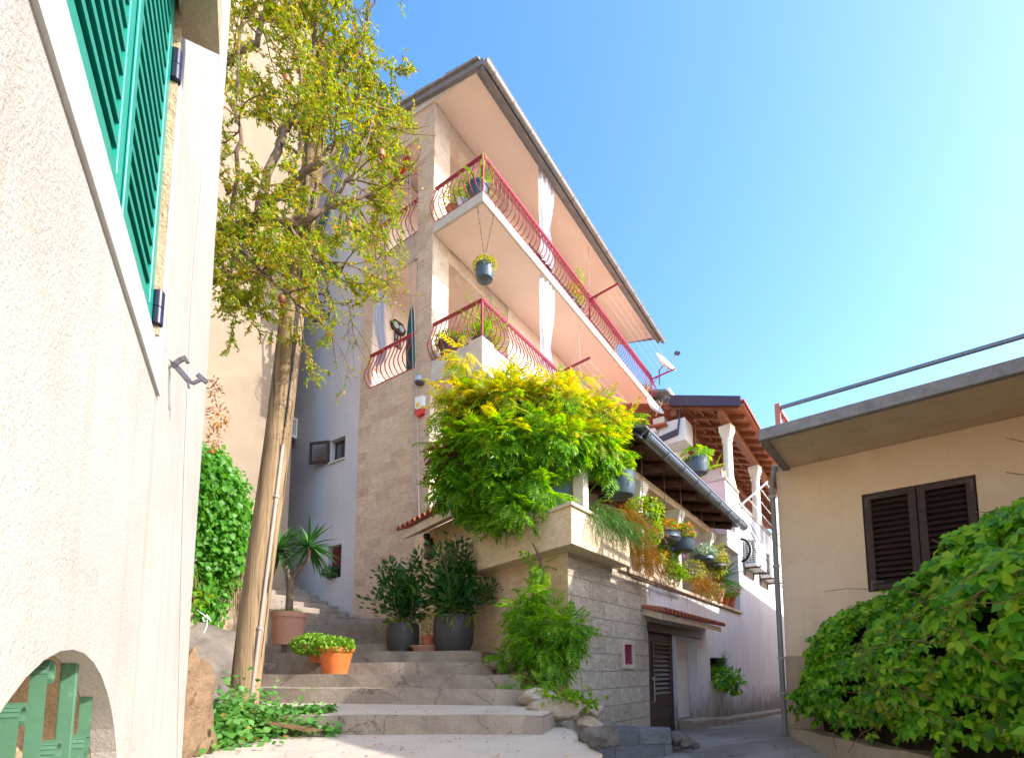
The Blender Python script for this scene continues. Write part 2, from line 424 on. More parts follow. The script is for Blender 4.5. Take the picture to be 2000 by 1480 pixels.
M['wingR'] = stone('split_face_stone', 35.85, .95, .265, (.74, .62, .48), (.8, .69, .55), (.64, .52, .4), (.42, .34, .26), 1.0, .009)
M['wingL'] = stone('smooth_sandstone', -35.8, .8, .4, (.76, .56, .34), (.8, .62, .4), (.7, .5, .3), (.74, .58, .4), .2, .005)
M['planter'] = stone('sandstone_trough', -35.8, 1.4, 2.5, (.8, .61, .4), (.84, .66, .45), (.74, .56, .36), (.7, .55, .38), .2, .003)
M['ledge'] = concrete('pale_limestone', (.74, .6, .44), (.62, .48, .33), 6, .004)
M['white'] = plaster('white_house_paint', (.8, .76, .74), (.72, .68, .67), 70, .003, .7, (.5, .44, .4), .25)
M['wingwhite'] = plaster('white_alley_wall', (.76, .76, .79), (.68, .68, .71), 70, .003, .8, (.36, .33, .31), .45, .92, (.16, .13, .1), .35, .75)
M['right'] = plaster('ochre_beige_render', (.88, .63, .42), (.8, .56, .365), 110, .006, .9, (.6, .42, .27), .35, .92, None, 0, 1, (.7, .005, (.4, .27, .18), .5, .57), (.42, (.9, .66, .46), .45, .55, 2.6, .015))
M['rightlow'] = plaster('patched_plinth_render', (.6, .42, .27), (.46, .34, .24), 60, .012, 2.2, (.25, .2, .16), .4)
M['eave'] = concrete('weathered_eave_concrete', (.76, .58, .39), (.58, .44, .29), 1.4, .004, .9, (.26, .21, .17), None, (.6, (.66, .52, .37), .7, .52, 2.8, .02))
M['eavetop'] = concrete('grey_weathered_concrete', (.36, .32, .3), (.2, .18, .17), 6, .012)
M['step'] = concrete('worn_step_concrete', (.44, .365, .295), (.27, .22, .175), 2.8, .016, .92, (.19, .155, .13), (1.5, .012, (.1, .08, .065), .85, .45), (1.1, (.25, .21, .18), .6, .55, 1.5, .05))
M['landing'] = concrete('pale_landing_concrete', (.58, .51, .425), (.45, .39, .325), 1.6, .008, .92, None, (.9, .007, (.2, .17, .15), .8, .5), (.7, (.4, .35, .31), .55, .57, 1.2, .06))
M['street'] = concrete('grey_alley_concrete', (.38, .31, .255), (.21, .175, .15), 1.1, .008, .85, (.13, .12, .11), (.5, .006, (.07, .06, .055), .9, .42), (.45, (.42, .37, .33), .6, .56, 1.0, .03))
M['ground'] = concrete('dry_ground', (.4, .34, .27), (.3, .25, .2), .6, .02)
M['greystone'] = stone('grey_block_wall', 90, .7, .28, (.24, .23, .24), (.3, .29, .3), (.2, .2, .21), (.16, .16, .17), .8, .01)
M['lowwall'] = concrete('low_wall_concrete', (.5, .4, .28), (.33, .27, .2), 3, .014, .92, (.2, .17, .13))
M['rock'] = concrete('bank_rock', (.33, .28, .23), (.17, .15, .135), 4, .05)
M['palerock'] = concrete('pale_boulder', (.62, .5, .37), (.34, .28, .23), 5, .03)
M['rail'] = paint('red_rail_paint', (.36, .012, .03), .35, 0, .2)
M['redpaint'] = paint('bright_red_paint', (.6, .03, .03), .35)
M['roof'] = concrete('grey_roof_sheet', (.27, .24, .23), (.17, .16, .16), 4, .01)
M['gutter'] = paint('grey_gutter_metal', (.3, .29, .28), .4, .5, .3)
M['bluegutter'] = paint('slate_blue_gutter_metal', (.2, .24, .29), .32, .5, .25)
M['pipe'] = paint('grey_downpipe', (.3, .27, .25), .5, .2, .3)
M['tile'] = paint('terracotta_roof_tile', (.5, .14, .065), .75, 0, .45, 5, (.3, .1, .06), .004)
M['terra'] = paint('terracotta_pot_clay', (.62, .2, .09), .75, 0, .15, 8, None, .001)
M['orange'] = paint('orange_plastic_pot', (.72, .17, .035), .5, 0, .2, 5, (.6, .22, .1))
M['palepot'] = paint('faded_terracotta', (.62, .31, .21), .8, 0, .2, 6, (.66, .42, .32))
M['greypot'] = paint('dark_grey_cauldron', (.075, .07, .068), .55, .1, .35, 7, (.15, .145, .14), .003)
M['bluepot'] = paint('blue_grey_kettle', (.075, .11, .14), .45, .3, .35, 9, (.16, .2, .23), .002)
M['brown'] = wood('dark_brown_wood', (.035, .017, .013), (.075, .036, .026), (6, 6, 6), .5, .003)
M['door'] = wood('brown_door_boards', (.035, .019, .015), (.085, .045, .033), (2, 2, 14), .55, .006)
M['beam'] = wood('stained_roof_beam', (.15, .05, .02), (.3, .11, .045), (5, 5, 5), .6, .006)
M['darkbeam'] = wood('dark_roof_beam', (.05, .022, .014), (.13, .055, .03), (5, 5, 5), .65, .006)
M['pole'] = wood('weathered_pole_wood', (.12, .075, .035), (.43, .3, .17), (9, 9, .5), .85, .03, (.05, .032, .02))
M['bark'] = wood('grey_brown_bark', (.1, .065, .045), (.27, .19, .14), (10, 10, 3), .9, .02)
M['twig'] = wood('brown_twig', (.12, .065, .03), (.26, .16, .08), (10, 10, 3), .85, .004)
M['column'] = plaster('cream_column_plaster', (.82, .76, .66), (.72, .65, .55), 60, .004, 2)
M['whitemetal'] = paint('white_enamel', (.8, .8, .78), .35, 0, .06)
M['dish'] = paint('white_dish_paint', (.72, .73, .74), .4, 0, .05)
M['acgrille'] = paint('dark_grey_grille', (.1, .1, .11), .6)
M['acwhite'] = paint('off_white_casing', (.74, .72, .68), .45, 0, .08)
M['rust'] = paint('rusty_bracket', (.2, .13, .09), .8, .2, .4)
M['curtain'] = cloth('white_curtain', (.62, .62, .66), .3)
M['greencloth'] = cloth('dark_green_canvas', (.01, .1, .09), .05)
M['redcloth'] = cloth('red_fabric', (.6, .02, .02), .2)
M['bluecloth'] = cloth('blue_fabric', (.05, .09, .25), .2)
M['palecloth'] = cloth('pale_blue_fabric', (.6, .7, .85), .3)
M['pink'] = plaster('pink_balcony_paint', (.82, .58, .56), (.78, .54, .53), 60, .002, 1)
M['pinkstone'] = plaster('rough_pink_trough', (.78, .58, .5), (.66, .48, .42), 30, .015, 3)
M['glass'] = glassy('window_glass', (.08, .09, .1))
M['clearplastic'] = paint('grey_lamp_cover', (.42, .46, .5), .3)
M['rope'] = paint('grey_cable', (.42, .38, .36), .7)
M['wire'] = paint('black_cable', (.02, .02, .022), .6)
M['yellow'] = paint('yellow_print', (.85, .5, .05), .5)
M['soil'] = concrete('potting_soil', (.07, .045, .03), (.04, .03, .02), 6, .03)
M['screen'] = cloth('dark_mesh_screen', (.05, .03, .03), .1)
M['bluescreen'] = cloth('sky_blue_awning', (.28, .55, .75), .2)
# foliage
M['pom'] = leafmat('pomegranate_leaf', [(.1, .22, .015), (.18, .31, .018), (.28, .37, .022), (.42, .4, .025), (.56, .34, .025)], None, .45, .35)
M['wist'] = leafmat('wisteria_leaf', [(.05, .2, .012), (.1, .29, .014), (.17, .38, .016), (.28, .45, .02)], [(.24, .37, .02), (.42, .44, .02), (.6, .47, .02), (.66, .4, .015)], .42, .4)
M['wistdark'] = leafmat('wisteria_leaf_green', [(.06, .21, .014), (.1, .29, .016), (.17, .37, .018), (.3, .45, .025)], None, .48, .4)
M['creeper'] = leafmat('creeper_leaf', [(.03, .15, .012), (.075, .28, .014), (.13, .39, .016), (.22, .48, .02), (.34, .54, .03)], [(.24, .42, .03), (.36, .4, .04), (.4, .26, .05)], .4, .36)
M['ivy'] = leafmat('hanging_ivy_leaf', [(.05, .2, .015), (.08, .27, .02), (.12, .33, .03)], None, .4, .4)
M['ground_ivy'] = leafmat('ground_creeper_leaf', [(.06, .2, .03), (.1, .27, .05), (.16, .34, .07)], [(.3, .3, .04), (.4, .18, .05)], .35, .4)
M['laurel'] = leafmat('laurel_leaf', [(.02, .085, .015), (.032, .12, .02), (.06, .17, .03)], None, .25, .3)
M['sedum'] = leafmat('sedum_leaf', [(.12, .28, .02), (.18, .36, .03), (.26, .4, .04)], None, .3, .45)
M['yucca'] = leafmat('yucca_leaf', [(.03, .12, .03), (.06, .19, .04), (.1, .25, .05)], None, .2, .4)
M['rosemary'] = leafmat('trailing_green_needle', [(.07, .2, .03), (.12, .27, .05), (.2, .33, .08)], None, .3, .5)
M['coral'] = leafmat('coral_plant_stem', [(.22, .23, .02), (.32, .25, .03), (.4, .22, .03), (.55, .12, .04)], None, .35, .5)
M['bright'] = leafmat('bright_green_leaf', [(.12, .3, .02), (.2, .38, .025), (.34, .42, .03)], None, .4, .45)
M['yellowgreen'] = leafmat('yellow_green_leaf', [(.3, .36, .03), (.42, .38, .04), (.24, .32, .03)], None, .35, .45)
M['mixedleaf'] = leafmat('green_and_orange_leaf', [(.1, .27, .02), (.2, .34, .03), (.5, .3, .03), (.6, .16, .03)], None, .35, .45)
M['palegreen'] = leafmat('pale_silver_leaf', [(.3, .42, .28), (.45, .52, .4), (.2, .34, .18)], None, .3, .5)
M['redleaf'] = leafmat('rust_brown_leaf', [(.2, .06, .03), (.3, .09, .04), (.12, .07, .03)], None, .2, .4)
M['dryleaf'] = leafmat('dry_orange_leaf', [(.5, .25, .07), (.4, .18, .05), (.55, .35, .12)], None, .2, .7)
M['flower'] = leafmat('purple_petal', [(.45, .1, .6), (.5, .15, .55)], None, .3, .5)
M['fruit'] = paint('pomegranate_skin', (.45, .16, .05), .45, 0, .4, 12)

M['rubble'] = concrete('crumbling_rubble', (.46, .3, .17), (.2, .13, .08), 7, .06, .95, (.1, .07, .05))
# ---------------------------------------------------------------- frames measured from the photograph
SUN_AZ, SUN_EL = 108.0, 34.5
H = Frame(-1.887, 11.30, 34.9)       # main house: a along the balcony side, b along the gable side
L = Frame(0.770, 7.00, 36.5)         # lower terrace wing, alley side
WF = Frame(0.770, 7.00, -35.8)       # lower terrace wing, stair side
R = Frame(3.983, 7.50, 130.0)        # right house front
RS = Frame(3.983, 7.50, 40.0)        # right house alley side
LH = Frame(-2.07, 3.30, -27.4)       # house at the left edge
B = Frame(-5.80, 13.0, 34.9)         # tall beige house
def grid_sheet(name, x0, x1, y0, y1, nx, ny, fz, mat, kind='structure'):
    vs = [(x0 + (x1 - x0) * i / nx, y0 + (y1 - y0) * j / ny) for j in range(ny + 1) for i in range(nx + 1)]
    vs = [(x, y, fz(x, y)) for x, y in vs]
    fs = [(j * (nx + 1) + i, j * (nx + 1) + i + 1, (j + 1) * (nx + 1) + i + 1, (j + 1) * (nx + 1) + i) for j in range(ny) for i in range(nx)]
    m = MB(); m.add(vs, fs); o = m.build(name, mat, None, True); tag(o, kind=kind); return o
def hsh(x, y): return math.sin(x * 3.1 + 1.3 * math.sin(y * 2.3)) * .5 + math.sin(y * 4.7 + x * 1.9) * .3 + math.sin(x * 11 + y * 7) * .2
def street_z(x, y):
    z = 1.074 + .05 * x - .0825 * max(y, 7.2)
    return max(-.7, z - .13 * max(0, min(7.2 - y, 6)) - .1 * max(0, min(4 - x, 3.4)) * max(0, min((9.2 - y) / 2, 1.4)))
# one sheet of ground to the horizon, then the alley on top of it
grid_sheet('ground', -900, 900, -900, 900, 2, 2, lambda x, y: -1.5, M['ground'])
grid_sheet('street', .62, 16, -8, 30, 60, 130, lambda x, y: street_z(x, y) + .012 * hsh(x * .7, y * .7), M['street'])
# landing in the foreground, with a broken right edge
m = MB(); pts = [(-6, -6), (.3, -6)]
for i in range(30):
    y = -1 + i * .225; pts.append((.55 + .035 * math.sin(i * 1.3) + .025 * math.sin(i * 2.9), y))
pts += [(.7, 6.1), (.85, 7.2), (.6, 9), (-6, 9)]
m.prism([V((x, y, 1.02)) for x, y in pts], (0, 0, -1.9)); tag(m.build('landing', M['landing'], bevel=.015), kind='structure')
# ---------------------------------------------------------------- stair
stair = thing('stone_stairway', (-1.2, 5, 1.02), 'worn concrete stairway rising from the pale landing between the houses', 'stairway')
E = [(-2.35, 4.62, .27, 4.66, 1.18), (-3.3, 6.35, .45, 5.8, 1.355), (-3.5, 7.0, .1, 6.3, 1.515), (-3.7, 7.65, -.25, 6.9, 1.675), (-3.9, 8.4, -.45, 7.55, 1.85),
     (-4.2, 9.4, -1.75, 8.7, 2.02), (-4.3, 10.1, -2.2, 9.5, 2.2), (-4.5, 10.8, -2.35, 10.3, 2.38), (-4.7, 11.5, -2.5, 11.1, 2.56), (-4.9, 12.2, -2.9, 11.75, 2.74)]
for i, (xl, yl, xr, yr, z) in enumerate(E):
    m = MB(); n = 22; rr = random.Random(i); front = []
    nx, ny = (E[i + 1][0] - .2, E[i + 1][1] + 1.2) if i + 1 < len(E) else (xl - .2, yl + 2.5)
    nx2, ny2 = (E[i + 1][2] + .5, E[i + 1][3] + 1.2) if i + 1 < len(E) else (xr + .3, yr + 2)
    if i == 0: nx2, ny2 = .9, 7
    if i == 4: nx2, ny2 = 0.2, 10.6
    for k in range(n + 1):
        t = k / n; x = xl + (xr - xl) * t; y = yl + (yr - yl) * t
        front.append((x, y + .01 * math.sin(k * .55 + i * 2) + .004 * math.sin(k * 1.7 + i), z + .0035 * math.sin(k * .8 + i) + (rr.uniform(-.012, 0) if rr.random() < .15 else 0)))
    top = [V(p) for p in front] + [V((nx2, ny2, z)), V((nx, ny, z + .01))]
    m.prism(top, (0, 0, -.55 - .1 * i))
    st_ = m.build('step', M['step'], stair, bevel=.012, seg=2)
    if i == 0: m = MB(); m.prism([p + V((0, .03 if q < n + 1 else 0, .002)) for q, p in enumerate(top)], (0, 0, .004)); m.build('skylit_tread', M['landing'], st_)  # pale sheet over the lowest step, painting in the sky light on top
# flight up the side alley along the grey wall
for i in range(9):
    b0 = 2.3 + i * .42; z = 2.85 + i * .17
    m = MB(); m.fbox(H, -2.6 + .12 * i, -.012, b0, b0 + 2.5, 1.6, z); m.build('step', M['step'], stair, bevel=.015)
# grey block wall by the alley door
m = MB(); vs = []
m.hexa([V((1.0, 7.05, -.3)), V((2.3, 7.3, -.3)), V((2.5, 7.7, -.3)), V((1.1, 7.6, -.3)), V((.98, 7.02, .8)), V((2.2, 7.28, .76)), V((2.3, 7.6, .76)), V((1.1, 7.6, .8))])
o = m.build('retaining_wall', M['greystone'], bevel=.03); tag(o, 'low grey block wall in shade beside the alley door', 'wall')
m = MB()
for i, (x, y, z, r) in enumerate([(2.36, 7.5, .6, .14), (2.5, 7.65, .55, .12), (2.42, 7.3, .56, .1), (2.62, 7.5, .5, .08)]): m.blob((x, y, z), (r, r, r * .8), 40 + i)
tag(m.build('rubble', M['rock'], None, True), 'pile of broken grey rubble at the end of the block wall', 'rubble')
# kerb along the foot of the white wall
m = MB(); pth = []
for i in range(26):
    a = 4.3 + i * .55; z = street_z(*L.W(a, -.3, 0).xy) ; w = .34 + .03 * math.sin(i * 1.9)
    pth.append((a, z + .13 + .05 * (i < 4), w))
vs, fs = [], []
for a, z, w in pth:
    vs += [L.W(a, -w, z - .5), L.W(a, -w, z - .02), L.W(a, -w + .04, z), L.W(a, -.002, z), L.W(a, -.002, z - .5)]
for i in range(len(pth) - 1):
    for k in range(4): fs.append((i * 5 + k, i * 5 + k + 1, i * 5 + k + 6, i * 5 + k + 5))
fs.append((4, 3, 2, 1, 0)); m.add(vs, fs)
tag(m.build('kerb', M['lowwall'], None, False, .02), kind='structure')
# ---------------------------------------------------------------- main house with the red balconies
house = thing('balcony_house', H.W(0, 0, 2), 'tall stone clad house with two long red railed balconies', 'house')
def sof(b): return 15.44 + .157 * b
m = MB()
fn = lambda b, z, d: H.W(d, b, z)
up = [(.52, 12.24), (2.05, 12.24), (1.95, 14.86), (.55, 14.88)]
lo = [(.51, 8.72), (2.17, 8.72), (2.15, 11.55), (.50, 11.55)]
m.plate([(0, .8), (2.53, 1.6), (2.53, sof(2.53)), (0, sof(0))], [up, lo], fn, .05)
m.build('stone_facade', M['cladL'], house)
m = MB()
w1 = [(3.10, 7.13), (3.72, 7.13), (3.72, 7.75), (3.10, 7.75)]; w2 = [(3.10, 3.95), (3.68, 3.95), (3.68, 4.82), (3.10, 4.82)]
m.plate([(2.53, 1.6), (8.5, 1.6), (8.5, sof(8.5)), (2.53, sof(2.53))], [w1, w2], lambda b, z, d: H.W(.02 + d, b, z), .22)
m.build('grey_wall', M['grey'], house)
m = MB(); m.fbox(H, .052, .57, 0.002, .5, .8, 15.42); m.build('pillar', M['cladR'], house)
m = MB()   # body walls: loggia back, loggia end, long side wall
m.fbox(H, .052, .4, 2.2, 2.5, 1.6, 15.6)
m.fbox(H, .4, 3.1, 2.25, 2.5, 1.6, 15.6); m.fbox(H, 3.1, 3.3, .002, 2.5, 8.0, 15.4)
m.fbox(H, .3, 11.0, 2.5, 8.4, 0, 16.2)
m.build('loggia_wall', M['innerwall'], house)
m = MB(); m.fbox(H, 3.3, 11.0, .002, 2.45, 4.6, 15.42); m.fbox(H, .58, 3.3, .05, 2.2, 1, 8.15); m.build('side_wall', M['peach'], house)
for zf, d in ((11.94, 2.3), (15.35, 2.3)):
    m = MB(); m.fbox(H, .57, 3.1, .03, .3, zf - .33, zf + .07); m.build('beam', M['cladR'], house)
m = MB(); m.fbox(H, .055, .3, .5, 2.2, 11.62, 11.93); m.build('lintel', M['peach'], house); m = MB(); m.fbox(H, .055, .3, .5, 2.2, 14.93, 15.45); m.build('lintel', M['peach'], house)
# slabs
for zb, zt, a1 in ((8.16, 8.70, 11.15), (11.955, 12.19, 11.15)):
    m = MB(); m.fbox(H, .003, a1, -1.51, 0, zb, zt); s_ = m.build('balcony_slab', M['slabedge'], house, bevel=.012)
    m = MB(); m.fbox(H, .06, 3.1, 0.002, 2.25, zb + .02, zt - .004); m.build('loggia_floor', M['peach'], house)
    m = MB(); m.fbox(H, .06, a1 - .06, -1.45, -.004, zb - .012, zb - .002); m.build('soffit', M['peach'], s_)
m = MB(); m.fbox(H, -.02, .4, -1.535, -1.15, 7.95, 8.73); m.build('corner_block', M['ledge'], house, bevel=.01)
# roof
m = MB(); m.prism([H.W(-.03, b, z) for b, z in ((-1.5, sof(-1.5)), (5.5, sof(5.5)), (5.5, 16.85), (-1.5, 15.20 + .01))], H.u * 11.6); m.build('eave_slab', M['peach'], house)
m = MB(); m.prism([H.W(-.045, b, z) for b, z in ((-1.51, sof(-1.51)-.006), (5.5, sof(5.5)), (5.5, 16.86), (-1.51, 15.21))], H.u * .012); m.build('fascia', M['slabedge'], house)
roof = MB()
roof.prism([H.W(-.14, b, z) for b, z in ((-1.62, 15.16), (5.6, 16.90), (11, 15.5), (11, 15.62), (5.6, 17.04), (-1.62, 15.30))], H.u * 11.9)
roof = roof.build('roof', M['roof'], house)
m = MB()
for k in range(7):   # stepped verge pieces
    b0 = -1.5 + k * 1.02
    m.prism([H.W(-.2, b, z) for b, z in ((b0, 15.30 + .241 * (b0 + 1.62)), (b0 + 1.0, 15.30 + .241 * (b0 + 2.62)), (b0 + 1.0, 15.38 + .241 * (b0 + 2.62)), (b0, 15.345 + .241 * (b0 + 1.62)))], H.u * .35)
m.build('verge', M['eavetop'], roof)
g = MB(); n = 9; prof = []
for k in range(n): t = math.pi * k / (n - 1); prof.append((-1.70 - .085 * math.cos(t), 15.12 - .10 * math.sin(t)))
a0, a1 = -.2, 11.8
for i in range(n - 1):
    (b, z), (b2, z2) = prof[i], prof[i + 1]
    g.add([H.W(a0, b, z), H.W(a1, b, z - .08), H.W(a1, b2, z2 - .08), H.W(a0, b2, z2)], [(0, 1, 2, 3)])
    g.add([H.W(a0, b, z + .012), H.W(a1, b, z - .068), H.W(a1, b2, z2 - .066), H.W(a0, b2, z2 + .014)], [(3, 2, 1, 0)])
g.prism([H.W(a0, b, z) for b, z in prof], H.u * .01)
g.prism([H.W(a1 - .01, b, z - .08) for b, z in prof], H.u * .01)
g.tube([H.W(a0, -1.785, 15.125), H.W(a1, -1.785, 15.045)], .014, 6)
for k in range(16): a = .1 + k * .76; g.tube([H.W(a, p[0], p[1] - .007 * a - .008) for p in prof], .012, 5)
gut = g.build('gutter', M['gutter'], house, True)
m = MB(); m.fbox(H, -.1, 11.6, -1.625, -1.512, 14.98, 15.17, -.0065); m.build('fascia_board', M['roof'], house)
# railings: bulging balusters under a flat handrail
PRF = [(.0, .03), (.10, .07), (.18, .17), (.205, .27), (.18, .39), (.11, .55), (.05, .72), (.0, .90)]
def railing(fpos, length, out, z, posts, step=.155, name='railing', skip=0):
    m = MB(); n = int(length / step)
    dirv = (fpos(1) - fpos(0)).normalized()
    for i in range(n + 1):
        s_ = min(length, (i + .5) * step)
        if s_ < skip: continue
        m.bar([fpos(s_) + out * o + V((0, 0, z + h)) for o, h in PRF], dirv * .0095, V((0, 0, 0)) + out * .0095)
    m.bar([fpos(-.02) + V((0, 0, z + .915)), fpos(length + .02) + V((0, 0, z + .915))], out * .028, V((0, 0, .02)))
    m.bar([fpos(-.02) + V((0, 0, z + .875)), fpos(length) + V((0, 0, z + .875))], out * .02, V((0, 0, .009)))
    m.bar([fpos(0) + V((0, 0, z + .025)), fpos(length) + V((0, 0, z + .025))], out * .018, V((0, 0, .014)))
    for p in posts: m.bar([fpos(p) + V((0, 0, z)), fpos(p) + V((0, 0, z + .94))], dirv * .022, out * .022)
    return m.build(name, M['rail'], house)
for z in (12.19, 8.70):
    railing(lambda s: H.W(.035, -1.48 + s, 0), 1.43, -H.u, z, [0.0])
    railing(lambda s: H.W(.06 + s, -1.49, 0), 10.75, -H.w, z, [5.3, 10.7])
railing(lambda s: H.W(.02, .53 + s, 0), 1.5, -H.u, 12.24, [])
railing(lambda s: H.W(.02, .53 + s, 0), 1.62, -H.u, 8.72, [])
# windows on the grey wall
def hinged_shutter(fr, pin, width, z0, z1, ang_dir, mat, parent, slats=9):
    """louvred leaf hung on pin (world xy) swinging out along ang_dir (unit vector)"""
    d = V(ang_dir); nrm = V((-d.y, d.x, 0)); sh = MB()
    P = lambda s, t, z: V((pin.x, pin.y, 0)) + d * s + nrm * t + V((0, 0, z))
    def bx(s0, s1, t0, t1, za, zb): sh.hexa([P(s0, t0, za), P(s1, t0, za), P(s1, t1, za), P(s0, t1, za), P(s0, t0, zb), P(s1, t0, zb), P(s1, t1, zb), P(s0, t1, zb)])
    bx(0, .07, -.02, .02, z0, z1); bx(width - .07, width, -.02, .02, z0, z1); bx(.07, width - .07, -.02, .02, z0, z0 + .07); bx(.07, width - .07, -.02, .02, z1 - .07, z1)
    o = sh.build('shutter', mat, parent, bevel=.004)
    sl = MB(); h = (z1 - z0 - .14) / slats
    for i in range(slats):
        z = z0 + .07 + i * h
        sl.hexa([P(.07, -.016, z + h * .75), P(width - .07, -.016, z + h * .75), P(width - .07, -.012, z + h * .72), P(.07, -.012, z + h * .72), P(.07, .013, z + h * .15), P(width - .07, .013, z + h * .15), P(width - .07, .017, z + h * .18), P(.07, .017, z + h * .18)])
    sl.build('slats', mat, o); return o
wd = MB(); wd.fbox(H, .16, .2, 3.12, 3.16, 7.14, 7.74); wd.fbox(H, .16, .2, 3.38, 3.42, 7.14, 7.74); wd.fbox(H, .16, .2, 3.66, 3.71, 7.14, 7.74); wd.fbox(H, .16, .2, 3.16, 3.66, 7.69, 7.74)
win = wd.build('window', M['brown'], house)
m = MB(); m.fbox(H, .175, .185, 3.15, 3.67, 7.14, 7.7); m.build('pane', M['glass'], win)
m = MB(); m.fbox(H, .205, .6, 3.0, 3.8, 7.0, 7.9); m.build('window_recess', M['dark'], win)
m = MB(); m.fbox(H, -.03, .2, 3.07, 3.75, 7.085, 7.128); m.build('sill', M['slabedge'], win)
p = H.W(-.02, 3.73, 0); hinged_shutter(H, p, .6, 7.14, 7.76, (H.w * .93 - H.u * .37).normalized(), M['brown'], house)
m = MB(); m.fbox(H, .18, .24, 3.06, 3.7, 3.95, 4.82)
w_ = m.build('window', M['brown'], house); m = MB()
for i in range(7): m.fbox(H, .16, .178, 3.13 + i * .078, 3.195 + i * .078, 4.1, 4.8)
m.build('maroon_boards', paint('maroon_boards', (.13, .012, .02), .5), w_)
# curtains and things on the balconies
def curtain(p, w, zt, zb, along, label, tie=.6, amp=.045):
    m = MB(); n, k = 26, 16; al = V(along); nr = V((-al.y, al.x, 0)); vs = []
    for j in range(k + 1):
        t = j / k; z = zt + (zb - zt) * t; q = abs(t - tie); ww = w * (.5 + .5 * min(1, q * 2.4) ** .8) 
        off = -.12 * math.exp(-((t - tie) / .2) ** 2)
        for i in range(n + 1):
            s_ = i / n; vs.append(V(p) + al * ((s_ - .5) * ww + off) + nr * (amp * math.sin(s_ * 26 + t * 2) + .02 * math.sin(s_ * 9 + t * 5)) + V((0, 0, z)))
    fs = [(j * (n + 1) + i, j * (n + 1) + i + 1, (j + 1) * (n + 1) + i + 1, (j + 1) * (n + 1) + i) for j in range(k) for i in range(n)]
    m.add(vs, fs); o = m.build('curtain', M['curtain'], None, True); return tag(o, label, 'curtain', 'white curtains on the balconies')
curtain(H.W(2.95, -1.42, 0), .8, 15.2, 12.5, H.u, 'white tied curtain hanging above the upper balcony rail')
curtain(H.W(2.95, -1.42, 0), .75, 11.95, 9.0, H.u, 'white tied curtain hanging behind the lower balcony rail')
curtain(H.W(.1, 1.93, 0), .42, 11.35, 9.35, H.w, 'white curtain gathered in the lower facade opening', .8)
curtain(H.W(.16, .58, 0), .14, 11.5, 9.3, H.w, 'narrow white curtain edge against the pillar in the lower opening', .7)
curtain(H.W(.16, 2.0, 0), .3, 14.75, 12.4, H.w, 'white curtain behind the leaves in the upper facade opening', .8)
# dark mesh screens behind the rails
m = MB(); m.fbox(H, 2.2, 5.0, -1.33, -1.31, 12.2, 12.62); tag(m.build('privacy_screen', M['screen']), 'dark screen strip behind the near half of the upper rail', 'screen', 'balcony screens')
m = MB(); m.fbox(H, 5.5, 7.6, -1.33, -1.31, 12.2, 12.6); tag(m.build('privacy_screen', M['screen']), 'dark screen strip behind the far half of the upper rail', 'screen', 'balcony screens')
# parasol, lantern plaque, red cloth
m = MB(); ub, _ = H.onA(803, 660, .35); m.lathe(H.W(.35, ub, 0), [(.02, 8.75), (.10, 8.9), (.13, 9.6), (.1, 10.2), (.05, 10.6), (.015, 10.75)], 12); u = m.build('folded_parasol', M['greencloth'], None, True); tag(u, 'dark green folded parasol standing behind the lower opening', 'parasol')
aq, zq = H.onB(776, 640, 2.24); pl = thing('wall_plaque', H.W(aq, 2.24, zq), 'dark wooden wall barometer with two dials in the lower opening', 'barometer')
m = MB(); m.prism([H.W(aq - x, 2.18, zq + z) for x, z in ((-.27, .02), (-.2, -.15), (.2, -.15), (.27, .02), (.14, .15), (-.14, .15))], H.w * .05); m.build('board', M['brown'], pl, bevel=.01)
for s_ in (-.1, .1):
    m = MB(); m.lathe(H.W(aq + s_, 2.175, zq), [(.09, -.01), (.09, .01), (.07, .015)], 14, -H.w); m.build('dial', M['palecloth'], pl)
m = MB(); 
for s_ in (-.12, -.02, .08): m.fbox(H, aq + s_, aq + s_ + .02, 2.19, 2.22, zq - .6, zq - .2)
for z in (-.6, -.4, -.22): m.fbox(H, aq - .12, aq + .1, 2.185, 2.22, zq + z, zq + z + .02)
m.build('frame', M['iron'], pl)
b_, z_ = H.onA(797, 322, .3); m = MB(); m.blob(H.W(.25, b_, z_), (.13, .13, .16), 5, 16, 12, .4); m.bar([H.W(.3, b_ + .9, z_ - .45), H.W(.25, b_, z_)], H.u * .05, V((0, 0, .04)))
tag(m.build('bundled_cloth', M['redcloth'], None, True), 'bunched bright red cloth tied in the upper opening', 'cloth')
for k, (x0, x1) in enumerate(((795, 812), (800, 818))):
    m = MB(); P = []
    for i in range(9):
        t = i / 8; x = x0 + (x1 - x0) * t + 2 * math.sin(t * 3); y = 335 + (1010 - 335) * t
        bb, zz = H.onA(x, y, -.07); P.append(H.W(-.07, bb, zz))
    m.tube(P, .012, 5)
    tag(m.build('hanging_cable', M['rope'], None, True), ('left' if k == 0 else 'right') + ' one of two grey cables hanging down the stone facade', 'cable', 'cables down the facade')
